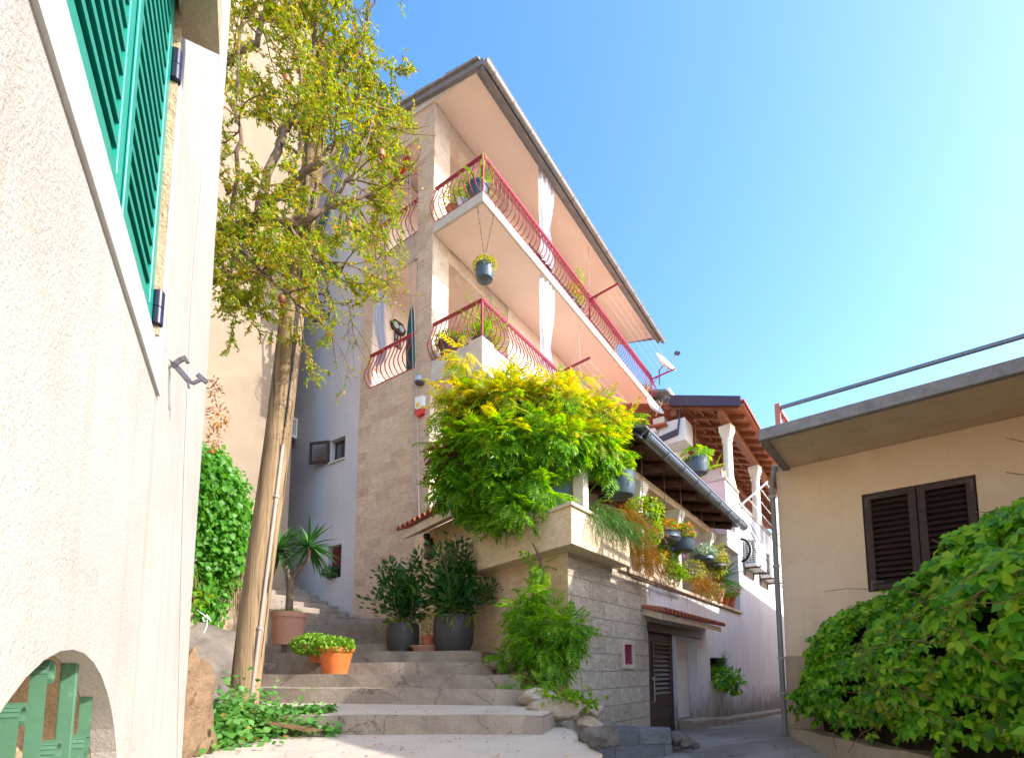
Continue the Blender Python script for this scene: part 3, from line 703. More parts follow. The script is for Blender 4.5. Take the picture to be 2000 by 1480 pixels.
# security lamp and alarm box
b_, z_ = H.onA(820, 743, -.08); t = thing('security_lamp', H.W(0, b_, z_), 'small grey dome security lamp on the stone facade', 'lamp')
m = MB(); m.lathe(H.W(-.1, b_, z_), [(.0, .12), (.06, .1), (.1, .04), (.11, -.03), (.09, -.06)], 14); m.build('dome', M['clearplastic'], t, True)
m = MB(); m.lathe(H.W(-.1, b_, z_ - .1), [(.07, 0), (.11, .03), (.11, .045)], 14); m.fbox(H, -.1, 0, b_ - .03, b_ + .03, z_ - .09, z_ - .05); m.build('bracket', M['greyiron'], t)
b_, z_ = H.onA(820, 793, -.05); t = thing('alarm_box', H.W(0, b_, z_), 'white alarm siren box with red lower part on the stone facade', 'alarm box')
def shield(m, w, z0, z1, a0, a1): m.prism([H.W(a0, b_ + x, z_ + z) for x, z in ((-w, z0), (w, z0), (w, z1), (-w, z1))], H.u * (a1 - a0))
m = MB(); shield(m, .12, -.06, .22, -.08, -.002); m.build('casing', M['whitemetal'], t, bevel=.015)
m = MB(); m.prism([H.W(-.085, b_ + x, z_ + z) for x, z in ((-.12, -.22), (.06, -.25), (.12, -.16), (.12, -.05), (0, -.11), (-.12, -.05))], H.u * .08); m.build('red_flasher', M['redpaint'], t, bevel=.01)
m = MB(); m.fbox(H, -.086, -.081, b_ - .02, b_ + .09, z_ - .03, z_ + .08); m.build('yellow_sticker', M['yellow'], t)
# clothes-line brackets with their lines
def bracket(p, label, lines=None):
    t = thing('clothesline_bracket', p, label, 'bracket', 'red clothes-line brackets'); o = -H.w
    m = MB(); m.bar([p, p + o * .95 + V((0, 0, .1))], H.u * .022, V((0, 0, .022))); m.bar([p + V((0, 0, -.25)), p + o * .3 + V((0, 0, .03))], H.u * .012, V((0, 0, .012))); m.build('arm', M['rail'], t)
    if lines:
        m = MB()
        for k in range(4): m.tube([p + o * (.35 + .18 * k) + V((0, 0, .06)), lines + o * (.35 + .18 * k) + V((0, 0, .06))], .005, 4)
        m.build('clothes_line', M['rope'], t)
bracket(H.W(5.36, -1.5, 12.95), 'red bracket sticking out from the middle of the upper rail', H.W(10.75, -1.5, 12.95))
bracket(H.W(10.75, -1.5, 12.95), 'red bracket at the far end of the upper rail by the dish')
bracket(H.W(3.35, -1.5, 9.55), 'red bracket on the lower rail above the wisteria', H.W(6.2, -1.5, 9.55))
bracket(H.W(6.2, -1.5, 9.55), 'red bracket on the lower rail just above the yellow leaves')
for px, py, y1, lb in ((1150, 490, 590, 'upper balcony'), (1131, 632, 720, 'lower balcony')):
    a_, zt = H.onB(px, py, -1.3); _, zb = H.onB(px, y1, -1.3); m = MB(); m.tube([H.W(a_, -1.3, zt + .15), H.W(a_, -1.3, zb)], .008, 5); tag(m.build('hanging_wire', M['rope']), 'thin wire hanging from the ceiling of the ' + lb, 'wire')
# satellite dishes
def dish(c, r, facing, label, arm=True, pole=None):
    t = thing('satellite_dish', c, label, 'satellite dish', 'satellite dishes'); f = V(facing).normalized(); c = V(c)
    m = MB(); m.lathe(c, [(r * q, r * .32 * q * q) for q in (.02, .2, .4, .6, .8, .93, 1.0)] + [(r, r * .32 - .012), (r * .9, r * .26 - .02), (r * .5, r * .08 - .02), (r * .02, -.02)], 28, f, 1.0); m.build('reflector', M['dish'], t, True)
    tip = c + f * r * 1.35 + V((0, 0, -r * .25))
    m = MB(); m.tube([c + V((0, 0, -r * .93)) + f * r * .25, tip], .02, 6); m.build('feed_arm', M['rope'], t)
    m = MB(); m.lathe(tip, [(.03, -.08), (.06, -.06), (.06, .05), (.04, .08)], 10, f); m.lathe(tip + V((.11, .04, 0)), [(.03, -.08), (.055, -.06), (.055, .05), (.035, .08)], 10, f); m.build('receiver', M['greyiron'], t, True)
    m = MB(); m.tube([c - f * .03, c - f * .22, c - f * .24 + V((0, 0, -r * 1.2))], .025, 6); m.build('mount', M['rust'], t)
fd = V((math.sin(math.radians(140)), math.cos(math.radians(140)), .62))
p = H.W(10.9, -1.95, 13.45); dish(p, .5, fd, 'white satellite dish on the end of the upper balcony')
# the air conditioner glimpsed behind the pole
def aircon(fr, a, b, z, w, h, d, label, along='b', fan=True, grp=None):
    t = thing('air_conditioner', fr.W(a, b, z), label, 'air conditioner', grp)
    if along == 'b':
        bx = lambda m, s0, s1, t0, t1, z0, z1: m.fbox(fr, a - t1, a - t0, b + s0, b + s1, z + z0, z + z1); nrm = -fr.u; pt = lambda s, t_, zz: fr.W(a - t_, b + s, z + zz)
    else:
        bx = lambda m, s0, s1, t0, t1, z0, z1: m.fbox(fr, a + s0, a + s1, b - t1, b - t0, z + z0, z + z1); nrm = -fr.w; pt = lambda s, t_, zz: fr.W(a + s, b - t_, z + zz)
    m = MB(); bx(m, 0, w, .03, d, 0, h); m.build('casing', M['acwhite'], t, bevel=.015)
    m = MB(); bx(m, -.004, -.001, .08, d - .05, .08, h - .06); g_ = m.build('side_vent', M['acgrille'], t)
    m = MB()
    for i in range(11): bx(m, -.012, -.004, .07, d - .04, .08 + (h - .14) * i / 10, .095 + (h - .14) * i / 10)
    for i in range(4): bx(m, -.014, -.006, .07 + (d - .12) * i / 3, .085 + (d - .12) * i / 3, .08, h - .05)
    m.build('louvres', M['acwhite'], g_)
    m = MB(); m.lathe(pt(w * .42, d + .002, h * .5), [(h * .42, 0), (h * .42, .012), (h * .38, .02), (h * .1, .02)], 24, nrm); f_ = m.build('fan_guard', M['dish'], t)
    m = MB()
    for s_ in (.12, w - .16): bx(m, s_, s_ + .04, 0, d + .1, -.05, -.003); bx(m, s_, s_ + .04, 0, .03, -.22, -.05)
    m.build('wall_bracket', M['rust'], t)
b_, z_ = H.onA(581, 857, 0); aircon(H, 0.02, b_, z_, .8, .6, .3, 'pale air conditioner on the grey wall behind the pole')
# ---------------------------------------------------------------- lower terrace wing
def meet(f1, b1, f2, b2):
    """plan point where line b=b1 of frame 1 meets line b=b2 of frame 2"""
    p = f1.o + f1.w * b1; q = f2.o + f2.w * b2; d = q - p
    den = f1.u.x * f2.u.y - f1.u.y * f2.u.x
    t = (d.x * f2.u.y - d.y * f2.u.x) / den
    return p + f1.u * t
def up(p, z): return V((p.x, p.y, z))
wing = thing('terrace_house', L.W(3, 0, .5), 'stone and white terrace house with a planted open gallery above the alley door', 'house')
m = MB(); vent = [(1.78, 1.67), (2.10, 1.67), (2.10, 2.0), (1.78, 2.0)]
m.plate([(.1, -.6), (2.82, -.6), (2.82, 3.2), (.1, 3.2)], [vent], lambda a, z, d: L.W(a, d, z), .25); m.add([L.W(0, 0, -.6), L.W(.1, 0, -.6), L.W(.1, 0, 3.2), L.W(0, 0, 3.2)], [(0, 1, 2, 3)]); m.build('stone_wall', M['wingR'], wing)
m = MB(); fw = lambda a, z, d: WF.W(a, -d, z)
arch = [(2.95, 1.7), (3.75, 1.7)] + [(3.35 + .4 * math.cos(t), 3.35 + .62 * math.sin(t)) for t in [math.pi * k / 10 for k in range(11)]]
m.plate([(.13, .2), (4.95, .2), (4.95, 4.45), (2.5, 4.45), (2.5, 3.78), (.13, 3.78)], [arch], fw, .3); m.add([WF.W(0, 0, .2), WF.W(.13, 0, .2), WF.W(.13, 0, 3.3), WF.W(0, 0, 3.3)], [(3, 2, 1, 0)]); m.build('stair_wall', M['wingL'], wing)
m = MB(); m.fbox(WF, 2.8, 3.9, -.33, -.29, 1.6, 4.2); dr = m.build('arched_door', paint('pale_lilac_door', (.55, .48, .48), .6), wing)
m = MB(); m.fbox(WF, 2.96, 3.18, -.288, -.27, 2.7, 3.2); m.build('door_pane', M['glass'], dr)
def wallhole(m, a0, a1, z0, z1, holes): m.plate([(a0, z0), (a1, z0), (a1, z1), (a0, z1)], holes, lambda a, z, d: L.W(a, .012 + d, z), .3)
dh = [(2.86, -.1), (4.32, -.2), (4.32, 2.28), (2.86, 2.36)]; rh = [(4.36, .3), (5.72, .22), (5.72, 2.2), (4.36, 2.28)]; nh = [(6.72, 1.30), (8.3, 1.30), (8.3, 1.87), (6.72, 1.87)]
m = MB(); wallhole(m, 2.82, 10.1, -.7, 3.18, [dh, rh, nh]); m.build('white_wall', M['wingwhite'], wing)
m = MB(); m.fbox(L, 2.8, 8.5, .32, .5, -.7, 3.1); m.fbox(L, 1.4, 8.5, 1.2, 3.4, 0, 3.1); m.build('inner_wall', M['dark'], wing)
# vent, door, recess, niche
m = MB(); m.plate([(1.71, 1.6), (2.17, 1.6), (2.17, 2.07), (1.71, 2.07)], [vent], lambda a, z, d: L.W(a, -.02 + d, z), .06); vt = m.build('window', M['ledge'], wing, bevel=.004)
m = MB()
for i in range(9): z = 1.675 + i * .036; m.hexa([L.W(1.79, .02, z + .03), L.W(2.09, .02, z + .03), L.W(2.09, .035, z + .035), L.W(1.79, .035, z + .035), L.W(1.79, -.005, z), L.W(2.09, -.005, z), L.W(2.09, .008, z + .004), L.W(1.79, .008, z + .004)])
m.build('louvres', paint('magenta_louvre', (.38, .02, .08), .4), vt)
m = MB(); m.fbox(L, 1.77, 2.12, .06, .08, 1.65, 2.02); m.build('backing', M['dark'], vt)
door = MB(); door.fbox(L, 2.93, 4.3, .10, .15, -.2, 2.35); door = door.build('door', M['door'], wing)
m = MB()
for i in range(10):
    z = -.1 + i * .245
    if 1.05 < z < 2.05: m.fbox(L, 2.94, 3.2, .075, .099, z + .006, z + .24); m.fbox(L, 4.12, 4.3, .075, .099, z + .006, z + .24)
    else: m.fbox(L, 2.94, 4.3, .075, .099, z + .006, z + .24)
m.build('boards', M['door'], door, bevel=.004)
m = MB()
for i in range(11): z = 1.12 + i * .086; m.hexa([L.W(3.25, .09, z + .06), L.W(4.08, .09, z + .06), L.W(4.08, .098, z + .066), L.W(3.25, .098, z + .066), L.W(3.25, .055, z), L.W(4.08, .055, z), L.W(4.08, .063, z + .004), L.W(3.25, .063, z + .004)])
m.fbox(L, 3.2, 3.25, .06, .099, 1.08, 2.1); m.fbox(L, 4.08, 4.12, .06, .099, 1.08, 2.1); m.fbox(L, 3.25, 4.08, .06, .099, 2.06, 2.1); m.fbox(L, 3.25, 4.08, .06, .099, 1.08, 1.11); m.build('louvre_panel', M['brown'], door)
m = MB(); m.fbox(L, 2.862, 2.928, .03, .14, -.2, 2.34); m.build('door_jamb', paint('maroon_jamb', (.22, .015, .04), .45), door)
m = MB(); m.tube([L.W(3.12, .07, 1.42), L.W(3.12, .02, 1.40), L.W(3.12, .02, 1.0), L.W(3.12, .07, .98)], .014, 6); m.tube([L.W(3.12, .03, 1.42), L.W(3.16, .03, 1.44)], .02, 6); m.build('handle', M['rope'], door)
m = MB(); m.fbox(L, 4.37, 5.71, .22, .3, .1, 2.3); m.fbox(L, 4.37, 5.71, .2, .22, .55, .57); m.build('recess_panel', M['white'], wing)
m = MB(); m.fbox(L, 2.8, 5.9, -.05, .01, 2.27, 2.44); lt = m.build('lintel', M['brown'], wing, bevel=.01)
def canopy(fr, a0, a1, b_in, b_out, z_in, z_out, slab=.1, pitch=.2, parent=None, name='canopy', matslab='ledge'):
    """small tiled canopy: slab, gutter tiles and cover tiles running down the slope"""
    m = MB(); m.prism([fr.W(a0, b_in, z_in - slab), fr.W(a0, b_out, z_out - slab), fr.W(a0, b_out, z_out), fr.W(a0, b_in, z_in)], fr.u * (a1 - a0)); c = m.build(name, M[matslab], parent, bevel=.006)
    m = MB(); n = int((a1 - a0) / pitch); sgn = 1 if b_out > b_in else -1; L_ = abs(b_out - b_in); rows = max(1, int(L_ / .3))
    for i in range(n + 1):
        ac = a0 + .02 + i * (a1 - a0 - .04) / n
        for r in range(rows):
            t0, t1 = r / rows, (r + 1) / rows + .1; q = random.uniform(-.012, .012); lift = .012 * (rows - r)
            ring = []
            for t, rad in ((t0, pitch * .36), (t1, pitch * .44)):
                b = b_in + (b_out - b_in) * t + sgn * .05 * (t > 1); z = z_in + (z_out - z_in) * t + .012 + (0.025 if t == t0 else .0) * 0 + (.022 if t == t1 else 0)
                ring.append([fr.W(ac + q + rad * math.cos(g), b, z + rad * math.sin(g)) for g in [math.pi * k / 8 for k in range(9)]])
                ring.append([fr.W(ac + q + (rad - .016) * math.cos(g), b, z + (rad - .016) * math.sin(g)) for g in [math.pi * k / 8 for k in range(9)]])
            o1, i1, o2, i2 = ring; base = o1 + i1 + o2 + i2; fs = []
            for k in range(8): fs += [(k, k + 1, 18 + k + 1, 18 + k), (9 + k + 1, 9 + k, 27 + k, 27 + k + 1), (18 + k, 18 + k + 1, 27 + k + 1, 27 + k), (k + 1, k, 9 + k, 9 + k + 1)]
            m.add(base, fs)
    m.fbox(fr, a0 + .01, a1 - .01, min(b_in, b_out), max(b_in, b_out), 0, 0.001) if False else None
    m.build('tiles', M['tile'], c); return c
canopy(L, 2.62, 6.45, .0, -.34, 2.66, 2.55, .1, .2, wing)
canopy(WF, 2.35, 4.35, 0.0, .55, 4.62, 4.36, .16, .2, wing)
m = MB(); m.lathe(WF.W(3.75, .3, 4.2), [(.06, .02), (.075, -.03), (.05, -.09), (.03, -.1)], 12); tag(m.build('porch_light', M['iron'], None, True), 'small round black light under the arched door canopy', 'lamp')
# ledge along the gallery
m = MB(); m.fbox(L, 1.62, 10.1, -.06, .4, 3.2, 3.27); m.build('ledge', M['ledge'], wing, bevel=.008)
m = MB(); m.tube([L.W(1.75, -.12, 3.3), L.W(1.75, -.12, 3.16), L.W(2.0, -.09, 3.13), L.W(4.6, -.075, 3.14)], .022, 6); m.build('drain_pipe', M['rust'], wing)
# the big stone trough round the corner
c0 = meet(L, -.3, WF, .3); e1 = L.W(1.42, -.3, 0); e2 = WF.W(2.25, .3, 0); i0 = meet(L, .1, WF, -.1); i1 = L.W(1.42, .1, 0); i2 = WF.W(2.25, -.1, 0)
pt = thing('stone_trough', up(c0, 3.2), 'long sandstone planting trough wrapping the corner under the wisteria', 'planter')
def ushape(m, z0, z1, o=0.0):
    n1 = -L.w * 1.0; n2 = WF.w
    P = [up(e2 + n2 * o, z0), up(meet(L, -.3 - o, WF, .3 + o), z0), up(e1 + n1 * o, z0), up(i1, z0), up(i0, z0), up(i2, z0)]; m.prism(P, (0, 0, z1 - z0))
m = MB(); ushape(m, 3.2, 3.70); m.build('trough', M['planter'], pt, bevel=.008)
m = MB(); ushape(m, 3.702, 3.745, .025); m.build('rim', M['ledge'], pt, bevel=.008)
# columns, gallery back wall, roof
for a_, lb in ((.62, 'nearest the wisteria'), (2.75, ''), (4.85, ''), (7.25, '')):
    m = MB(); p = L.W(a_, .12, 0); k = .085
    q = [(k, 3.27), (k, 4.66), (k + .015, 4.68), (k + .015, 4.72), (k + .02, 4.74), (.17, 4.92), (.17, 5.02)]
    for (r0, z0), (r1, z1) in zip(q[:-1], q[1:]):
        if z1 - z0 < 1e-6: continue
        m.hexa([L.W(a_ - r0, .12 - r0, z0), L.W(a_ + r0, .12 - r0, z0), L.W(a_ + r0, .12 + r0, z0), L.W(a_ - r0, .12 + r0, z0), L.W(a_ - r1, .12 - r1, z1), L.W(a_ + r1, .12 - r1, z1), L.W(a_ + r1, .12 + r1, z1), L.W(a_ - r1, .12 + r1, z1)])
    m.build('column', M['column'], wing)
m = MB(); m.fbox(WF, 1.25, 1.6, -.6, -.25, 3.5, 5.0); m.build('gallery_pillar', M['column'], wing)
m = MB(); m.fbox(L, 1.0, 8.6, 2.4, 2.7, 3.0, 6.2); m.build('gallery_wall', M['innerwall'], wing)
m = MB(); m.fbox(L, 5.6, 6.6, 2.36, 2.4, 3.1, 4.7); m.build('gallery_door', M['brown'], wing)
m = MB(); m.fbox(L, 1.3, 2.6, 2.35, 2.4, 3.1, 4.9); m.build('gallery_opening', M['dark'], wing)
m = MB(); m.fbox(L, .9, 8.6, .02, 2.4, 2.9, 3.19); m.build('gallery_floor', M['landing'], wing)
m = MB(); m.fbox(L, .5, 8.0, .02, .22, 5.02, 5.17); m.build('wall_plate', M['ledge'], wing)
rz = lambda b: 5.24 + .27 * (b + .4)
m = MB(); m.prism([L.W(1.5, b, z) for b, z in ((-.42, rz(-.42) + .1), (2.6, rz(2.6) + .1), (2.6, rz(2.6) + .2), (-.42, rz(-.42) + .16))], L.u * 6.8); rf = m.build('gallery_roof', M['darkbeam'], wing)
for i in range(7):
    a_ = 1.9 + i * .98; m = MB(); m.tube([L.W(a_, -.36, rz(-.36) + .01), L.W(a_ + .02, 1, rz(1)), L.W(a_, 2.4, rz(2.4))], [.085, .09, .09], 10); m.build('rafter', M['darkbeam'], rf, True)
m = MB(); m.prism([L.W(1.48, b, z) for b, z in ((-.6, 5.42), (2.65, rz(2.65) + .205), (2.65, rz(2.65) + .24), (-.6, 5.45))], L.u * 6.85); m.build('roof_sheet', M['roof'], rf)
g = MB(); prof = [(-.56 - .09 * math.cos(math.pi * k / 8), 5.33 - .10 * math.sin(math.pi * k / 8)) for k in range(9)]
for (b, z), (b2, z2) in zip(prof[:-1], prof[1:]):
    g.add([L.W(1.48, b, z), L.W(8.35, b, z + .02), L.W(8.35, b2, z2 + .02), L.W(1.48, b2, z2)], [(0, 1, 2, 3)])
    g.add([L.W(1.48, b, z + .012), L.W(8.35, b, z + .032), L.W(8.35, b2, z2 + .034), L.W(1.48, b2, z2 + .014)], [(3, 2, 1, 0)])
g.prism([L.W(8.34, b, z + .02) for b, z in prof], L.u * .01)
g.tube([L.W(1.48, -.655, 5.335), L.W(8.35, -.655, 5.355)], .012, 6)
for k in range(9): a_ = 1.55 + k * .83; g.tube([L.W(a_, b - .004, z - .006) for b, z in prof] + [L.W(a_, -.6, 5.41)], .012, 5)
g.build('gutter', M['bluegutter'], rf, True)
# round boxes and bent hoses at the end of the gallery roof
ba, bz = L.onB(1410, 1040, -.2)
m = MB(); m.lathe(L.W(7.9, -.1, 4.95), [(.12, -.12), (.16, -.1), (.16, .1), (.1, .14)], 14, L.u); tag(m.build('junction_box', M['column'], None, True), 'round cream box at the far end of the gallery gutter', 'box')
for k, (mat_, lb) in enumerate((('wire', 'bent black hose beneath the gutter end of the gallery'), ('whitemetal', 'bent white hose beneath the gutter end of the gallery'))):
    m = MB(); m.tube([L.W(8.1 + .09 * k, -.5 + .22 * math.sin(t) * -1, 5.0 - .02 - .30 * (1 - math.cos(t))) for t in [math.pi * j / 10 for j in range(11)]], .03, 8); tag(m.build('hose', M[mat_], None, True), lb, 'hose')
m = MB(); vs = [up(L.W(.25, .45, 0), 5.0), up(L.W(1.0, .45, 0), 4.95), up(L.W(1.5, .9, 0), 4.15), up(L.W(.8, .9, 0), 4.1)]; m.prism(vs, (.01, .01, .02)); tag(m.build('blue_awning', M['bluescreen']), 'sky blue awning panel behind the wisteria', 'awning')
# stones, trough and boulders at the foot of the corner
def rock(c, r, seed, label, mat='palerock', name='boulder', grp='boulders at the corner'):
    m = MB(); m.blob(c, r, seed, 18, 12, .22); o = m.build(name, M[mat], None, True); tag(o, label, 'boulder', grp)
tr = thing('rock_trough', (.48, 5.3, 1.08), 'long pale boulder hollowed as a succulent trough at the foot of the corner', 'planter')
m = MB(); m.blob((.48, 5.3, 1.2), (.33, .2, .125), 3, 40, 26, .25); m.build('boulder', M['palerock'], tr, True)
m = MB(); m.blob((.48, 5.31, 1.3), (.22, .11, .03), 5, 14, 6, .1); m.build('soil', M['soil'], tr, True)
rock((.86, 5.75, 1.14), (.17, .14, .11), 8, 'rounded tan boulder just right of the succulent trough'); rock((.95, 5.6, .9), (.22, .2, .15), 9, 'grey boulder low at the edge beside the block wall', 'rock')
rock((.76, 5.35, 1.04), (.17, .12, .08), 12, 'flat tan boulder under the right end of the succulent trough'); rock((.3, 5.75, 1.27), (.26, .16, .13), 14, 'cream block behind the left end of the succulent trough')
rock((.8, 5.1, .93), (.16, .13, .11), 15, 'small grey stone at the corner of the broken landing edge', 'rock')
m = MB(); m.blob((.0, 6.85, 1.66), (.42, .18, .1), 21, 20, 10, .1); t = m.build('stone_block', M['palerock'], None, True); tag(t, 'tan stone block with ferns at the right end of the steps', 'stone')

# ship's lantern on the wall by the arched door
lc = atY(840, 1072, 10.35); ln = thing('ship_lantern', lc, 'old blackened ship lantern hanging on the wall left of the arched door', 'lantern')
m = MB(); m.lathe(lc, [(.10, -.21), (.135, -.2), (.135, -.12), (.12, -.1), (.12, .06), (.14, .08), (.14, .1), (.075, .16), (.07, .22), (.04, .23)], 16); m.build('body', M['greypot'], ln, True)
m = MB(); m.lathe(lc, [(.121, -.08), (.123, -.07), (.123, .03), (.121, .04)], 16, None, 1, False); m.build('glass_band', paint('amber_lantern_glass', (.3, .16, .08), .2), ln, True)
m = MB(); m.tube([lc + V((.13, 0, .1)), lc + V((.16, .02, 0)), lc + V((.14, .02, -.3)), lc + V((.12, .02, -.9))], .012, 6); m.build('cable', M['rope'], ln)
# ---------------------------------------------------------------- white house farther up the alley
wh = thing('white_house', L.W(12, 1, 0), 'white house with tiled porch roof on columns beyond the gallery', 'house')
m = MB(); m.fbox(L, 10.1, 24, .02, 3.5, -1, 5.0); m.build('lower_wall', M['wingwhite'], wh)
m = MB(); m.fbox(L, 8.9, 24, .0, .2, 5.0, 6.62); m.fbox(L, 9.1, 24, .2, 2.6, 4.9, 5.3); m.build('balcony_front', M['white'], wh)
m = MB(); m.fbox(L, 8.86, 9.05, 0.004, 2.6, 5.0, 6.93); m.build('pink_parapet', M['pink'], wh)
m = MB(); m.fbox(L, 9.06, 10.3, -.005, .195, 6.5, 6.9); m.build('parapet_step', M['white'], wh)
m = MB(); m.fbox(L, 8.82, 10.35, -.04, .24, 6.935, 7.0); m.fbox(L, 10.36, 24, -.04, .24, 6.625, 6.68); m.build('coping', M['slabedge'], wh)
m = MB(); m.fbox(L, 9.0, 30, 1.75, 2.1, 5, 9.4); m.fbox(L, 26.5, 26.8, .2, 1.75, 5, 9.2); m.build('upper_wall', M['white'], wh)
m = MB(); m.fbox(L, 8.95, 9.7, 1.1, 1.9, 8.45, 9.15); m.build('box_soffit', M['white'], wh)
d_ = MB(); d_.fbox(L, 9.4, 12.0, 1.72, 1.745, 5.3, 7.9); d_ = d_.build('sliding_door', M['glass'], wh)
m = MB()
for a_ in (9.35, 10.6, 12.0): m.fbox(L, a_, a_ + .09, 1.68, 1.744, 5.3, 7.98)
m.fbox(L, 9.35, 12.09, 1.685, 1.74, 7.9, 8.0); m.build('door_frame', M['brown'], d_)
m = MB(); m.fbox(L, 9.0, 14, 2.15, 4.8, 4, 8.95); m.build('annex_wall', M['white'], wh)
m = MB(); m.fbox(L, 8.975, 8.995, 2.65, 3.0, 7.5, 8.0); m.build('window', M['glass'], wh)
canopy(L, 8.75, 13.9, 4.9, 1.95, 9.3, 8.98, .12, .22, wh, 'annex_roof', 'white')
m = MB(); m.fbox(L, 8.84, 8.94, 1.86, 2.02, 6.0, 8.6); m.bar([L.W(8.9, 1.94, 8.62), L.W(8.9, 1.3, 8.72), L.W(8.9, 1.2, 9.4)], L.u * .05, V((0, 0, .08))); m.build('downpipe', paint('dark_plum_pipe', (.07, .055, .09), .4, .3), wh)
rz2 = lambda b: 8.94 + .31 * (b + .5)
rfm = MB(); rfm.prism([L.W(8.95, b, z) for b, z in ((-.55, rz2(-.55) + .13), (3.6, rz2(3.6) + .13), (3.6, rz2(3.6) + .16), (-.55, rz2(-.55) + .16))], L.u * 18); pr = rfm.build('porch_roof', M['tile'], wh)
m = MB()
for i in range(78):   # cover tiles down the slope
    a_ = 9.0 + i * .23
    for r in range(5):
        b0, b1 = -.6 + r * .42, -.6 + (r + 1) * .42 + .05
        P = [[L.W(a_ + rad * math.cos(g), b, rz2(b) + .15 + lift + rad * math.sin(g)) for g in [math.pi * k / 6 for k in range(7)]] for b, rad, lift in ((b0, .1, .03), (b1, .085, 0))]
        m.add(P[0] + P[1], [(k, k + 1, 8 + k, 7 + k) for k in range(6)] + [tuple(range(7))])
m.build('tiles', M['tile'], pr)
m = MB(); m.prism([L.W(8.84, b, z) for b, z in ((-.5, rz2(-.5) + .05), (1.5, rz2(1.5) + .05), (1.5, rz2(1.5) + .36), (-.5, rz2(-.5) + .3))], L.u * .1); m.build('flashing', paint('dark_plum_flashing', (.085, .06, .09), .4, .4), pr, bevel=.02)
for i in range(22):
    a_ = 9.02 + i * .72; m = MB(); m.prism([L.W(a_, b, z) for b, z in ((-.42, rz2(-.42) - .02), (1.72, rz2(1.72) - .02), (1.72, rz2(1.72) + .125), (-.42, rz2(-.42) + .125))], L.u * .1); m.build('rafter', M['beam'], pr)
for b_ in (-.02, 1.35): m = MB(); m.fbox(L, 8.97, 27, b_, b_ + .18, rz2(b_) - .22, rz2(b_) - .03); m.build('beam', M['beam'], pr, bevel=.01)
m = MB()
for b_ in (.35, .7, 1.05): m.fbox(L, 8.98, 27, b_, b_ + .06, rz2(b_) + .05, rz2(b_) + .12)
m.build('battens', M['beam'], pr)
for a_ in (9.75, 13.65, 17.5):
    m = MB(); z1 = rz2(0) - .23; z0 = 6.68 if a_ > 10 else 7.0
    m.lathe(L.W(a_, .1, 0), [(.17, z0), (.17, z0 + .1), (.14, z0 + .14), (.13, z1 - .5), (.16, z1 - .48), (.16, z1 - .42), (.13, z1 - .4)], 16); m.lathe(L.W(a_, .1, 0), [(.15, z1 - .41), (.25, z1 - .16), (.25, z1)], 4); m.build('column', M['column'], wh, True)
m = MB(); m.prism([L.W(9.95, .08, 7.0), L.W(11.1, .08, 6.7), L.W(10.3, .08, 7.5), L.W(9.9, .08, 8.0)], L.w * .1); m.build('brace', M['white'], wh)
m = MB(); m.fbox(L, 9.2, 10.6, -.03, .01, 5.75, 5.92) if False else m.bar([L.W(8.6, -.25, 5.72), L.W(9.9, -.18, 5.78)], V((0, 0, .06)), L.w * .05); tag(m.build('brown_board', M['brown'], None), 'short brown board sticking out above the end of the gallery gutter', 'board')
p = L.W(8.65, 1.95, 9.55); dish(p, .34, fd, 'white satellite dish above the small tiled annex roof')
t = thing('trough_pot', L.W(9.2, .55, 7.0), 'rough pink stone trough holding a spider plant on the pink parapet', 'planter')
m = MB(); m.prism([L.W(8.9, b, z) for b, z in ((.12, 7.01), (.95, 7.01), (.98, 7.3), (.09, 7.3))], L.u * .35); m.build('trough', M['pinkstone'], t, bevel=.05)
aircon(L, 10.75, 0.02, 4.72, 1.5, .85, .38, 'nearer of the two white air conditioners on the white alley wall', 'a', True, 'air conditioners on the alley wall')
aircon(L, 13.1, 0.02, 4.7, 1.5, .85, .38, 'farther of the two white air conditioners beside the grey downpipe', 'a', True, 'air conditioners on the alley wall')
# laundry
cl = thing('clothes_rack', L.W(12, -.3, 6.6), 'white metal clothes rack hanging over the white balcony front', 'clothes rack')
m = MB(); m.bar([L.W(10.7, -.02, 6.68), L.W(10.9, -.75, 7.3)], L.u * .03, V((0, 0, .03))); m.bar([L.W(16, -.02, 6.68), L.W(16, -.75, 7.3)], L.u * .03, V((0, 0, .03)))
for k in range(4): m.tube([L.W(10.8, -.2 - .17 * k, 6.86 + .14 * k), L.W(16, -.2 - .17 * k, 6.86 + .14 * k)], .012, 5)
m.build('rack_bars', M['whitemetal'], cl)
def laundry(a_, w, z1, h, mat, label):
    m = MB(); n, k = 10, 8; vs = []
    for j in range(k + 1):
        for i in range(n + 1):
            s_, t = i / n, j / k; vs.append(L.W(a_ + w * s_, -.72 + .05 * math.sin(s_ * 7 + t * 3) + .03 * t, z1 - h * t * (1 - .25 * s_ * t)))
    m.add(vs, [(j * (n + 1) + i, j * (n + 1) + i + 1, (j + 1) * (n + 1) + i + 1, (j + 1) * (n + 1) + i) for j in range(k) for i in range(n)])
    tag(m.build('laundry', M[mat], None, True), label, 'laundry', 'laundry on the white rack')
laundry(12.2, .9, 7.28, 1.2, 'palecloth', 'pale lilac cloth hanging at the near end of the rack'); laundry(13.6, .8, 7.28, 1.25, 'bluecloth', 'dark blue cloth hanging on the rack'); laundry(14.5, 1.0, 7.28, 1.1, 'palecloth', 'pale blue cloth beside the dark blue one')
m = MB(); m.tube([L.W(16.2, .6, 8.4), L.W(16.2, .6, 6.9)], [.12, .16], 8); m.blob(L.W(16.2, .6, 7.2), (.18, .18, .4), 5); tag(m.build('hanging_bundle', M['redcloth'], None, True), 'red bundle hanging under the porch roof', 'bundle')
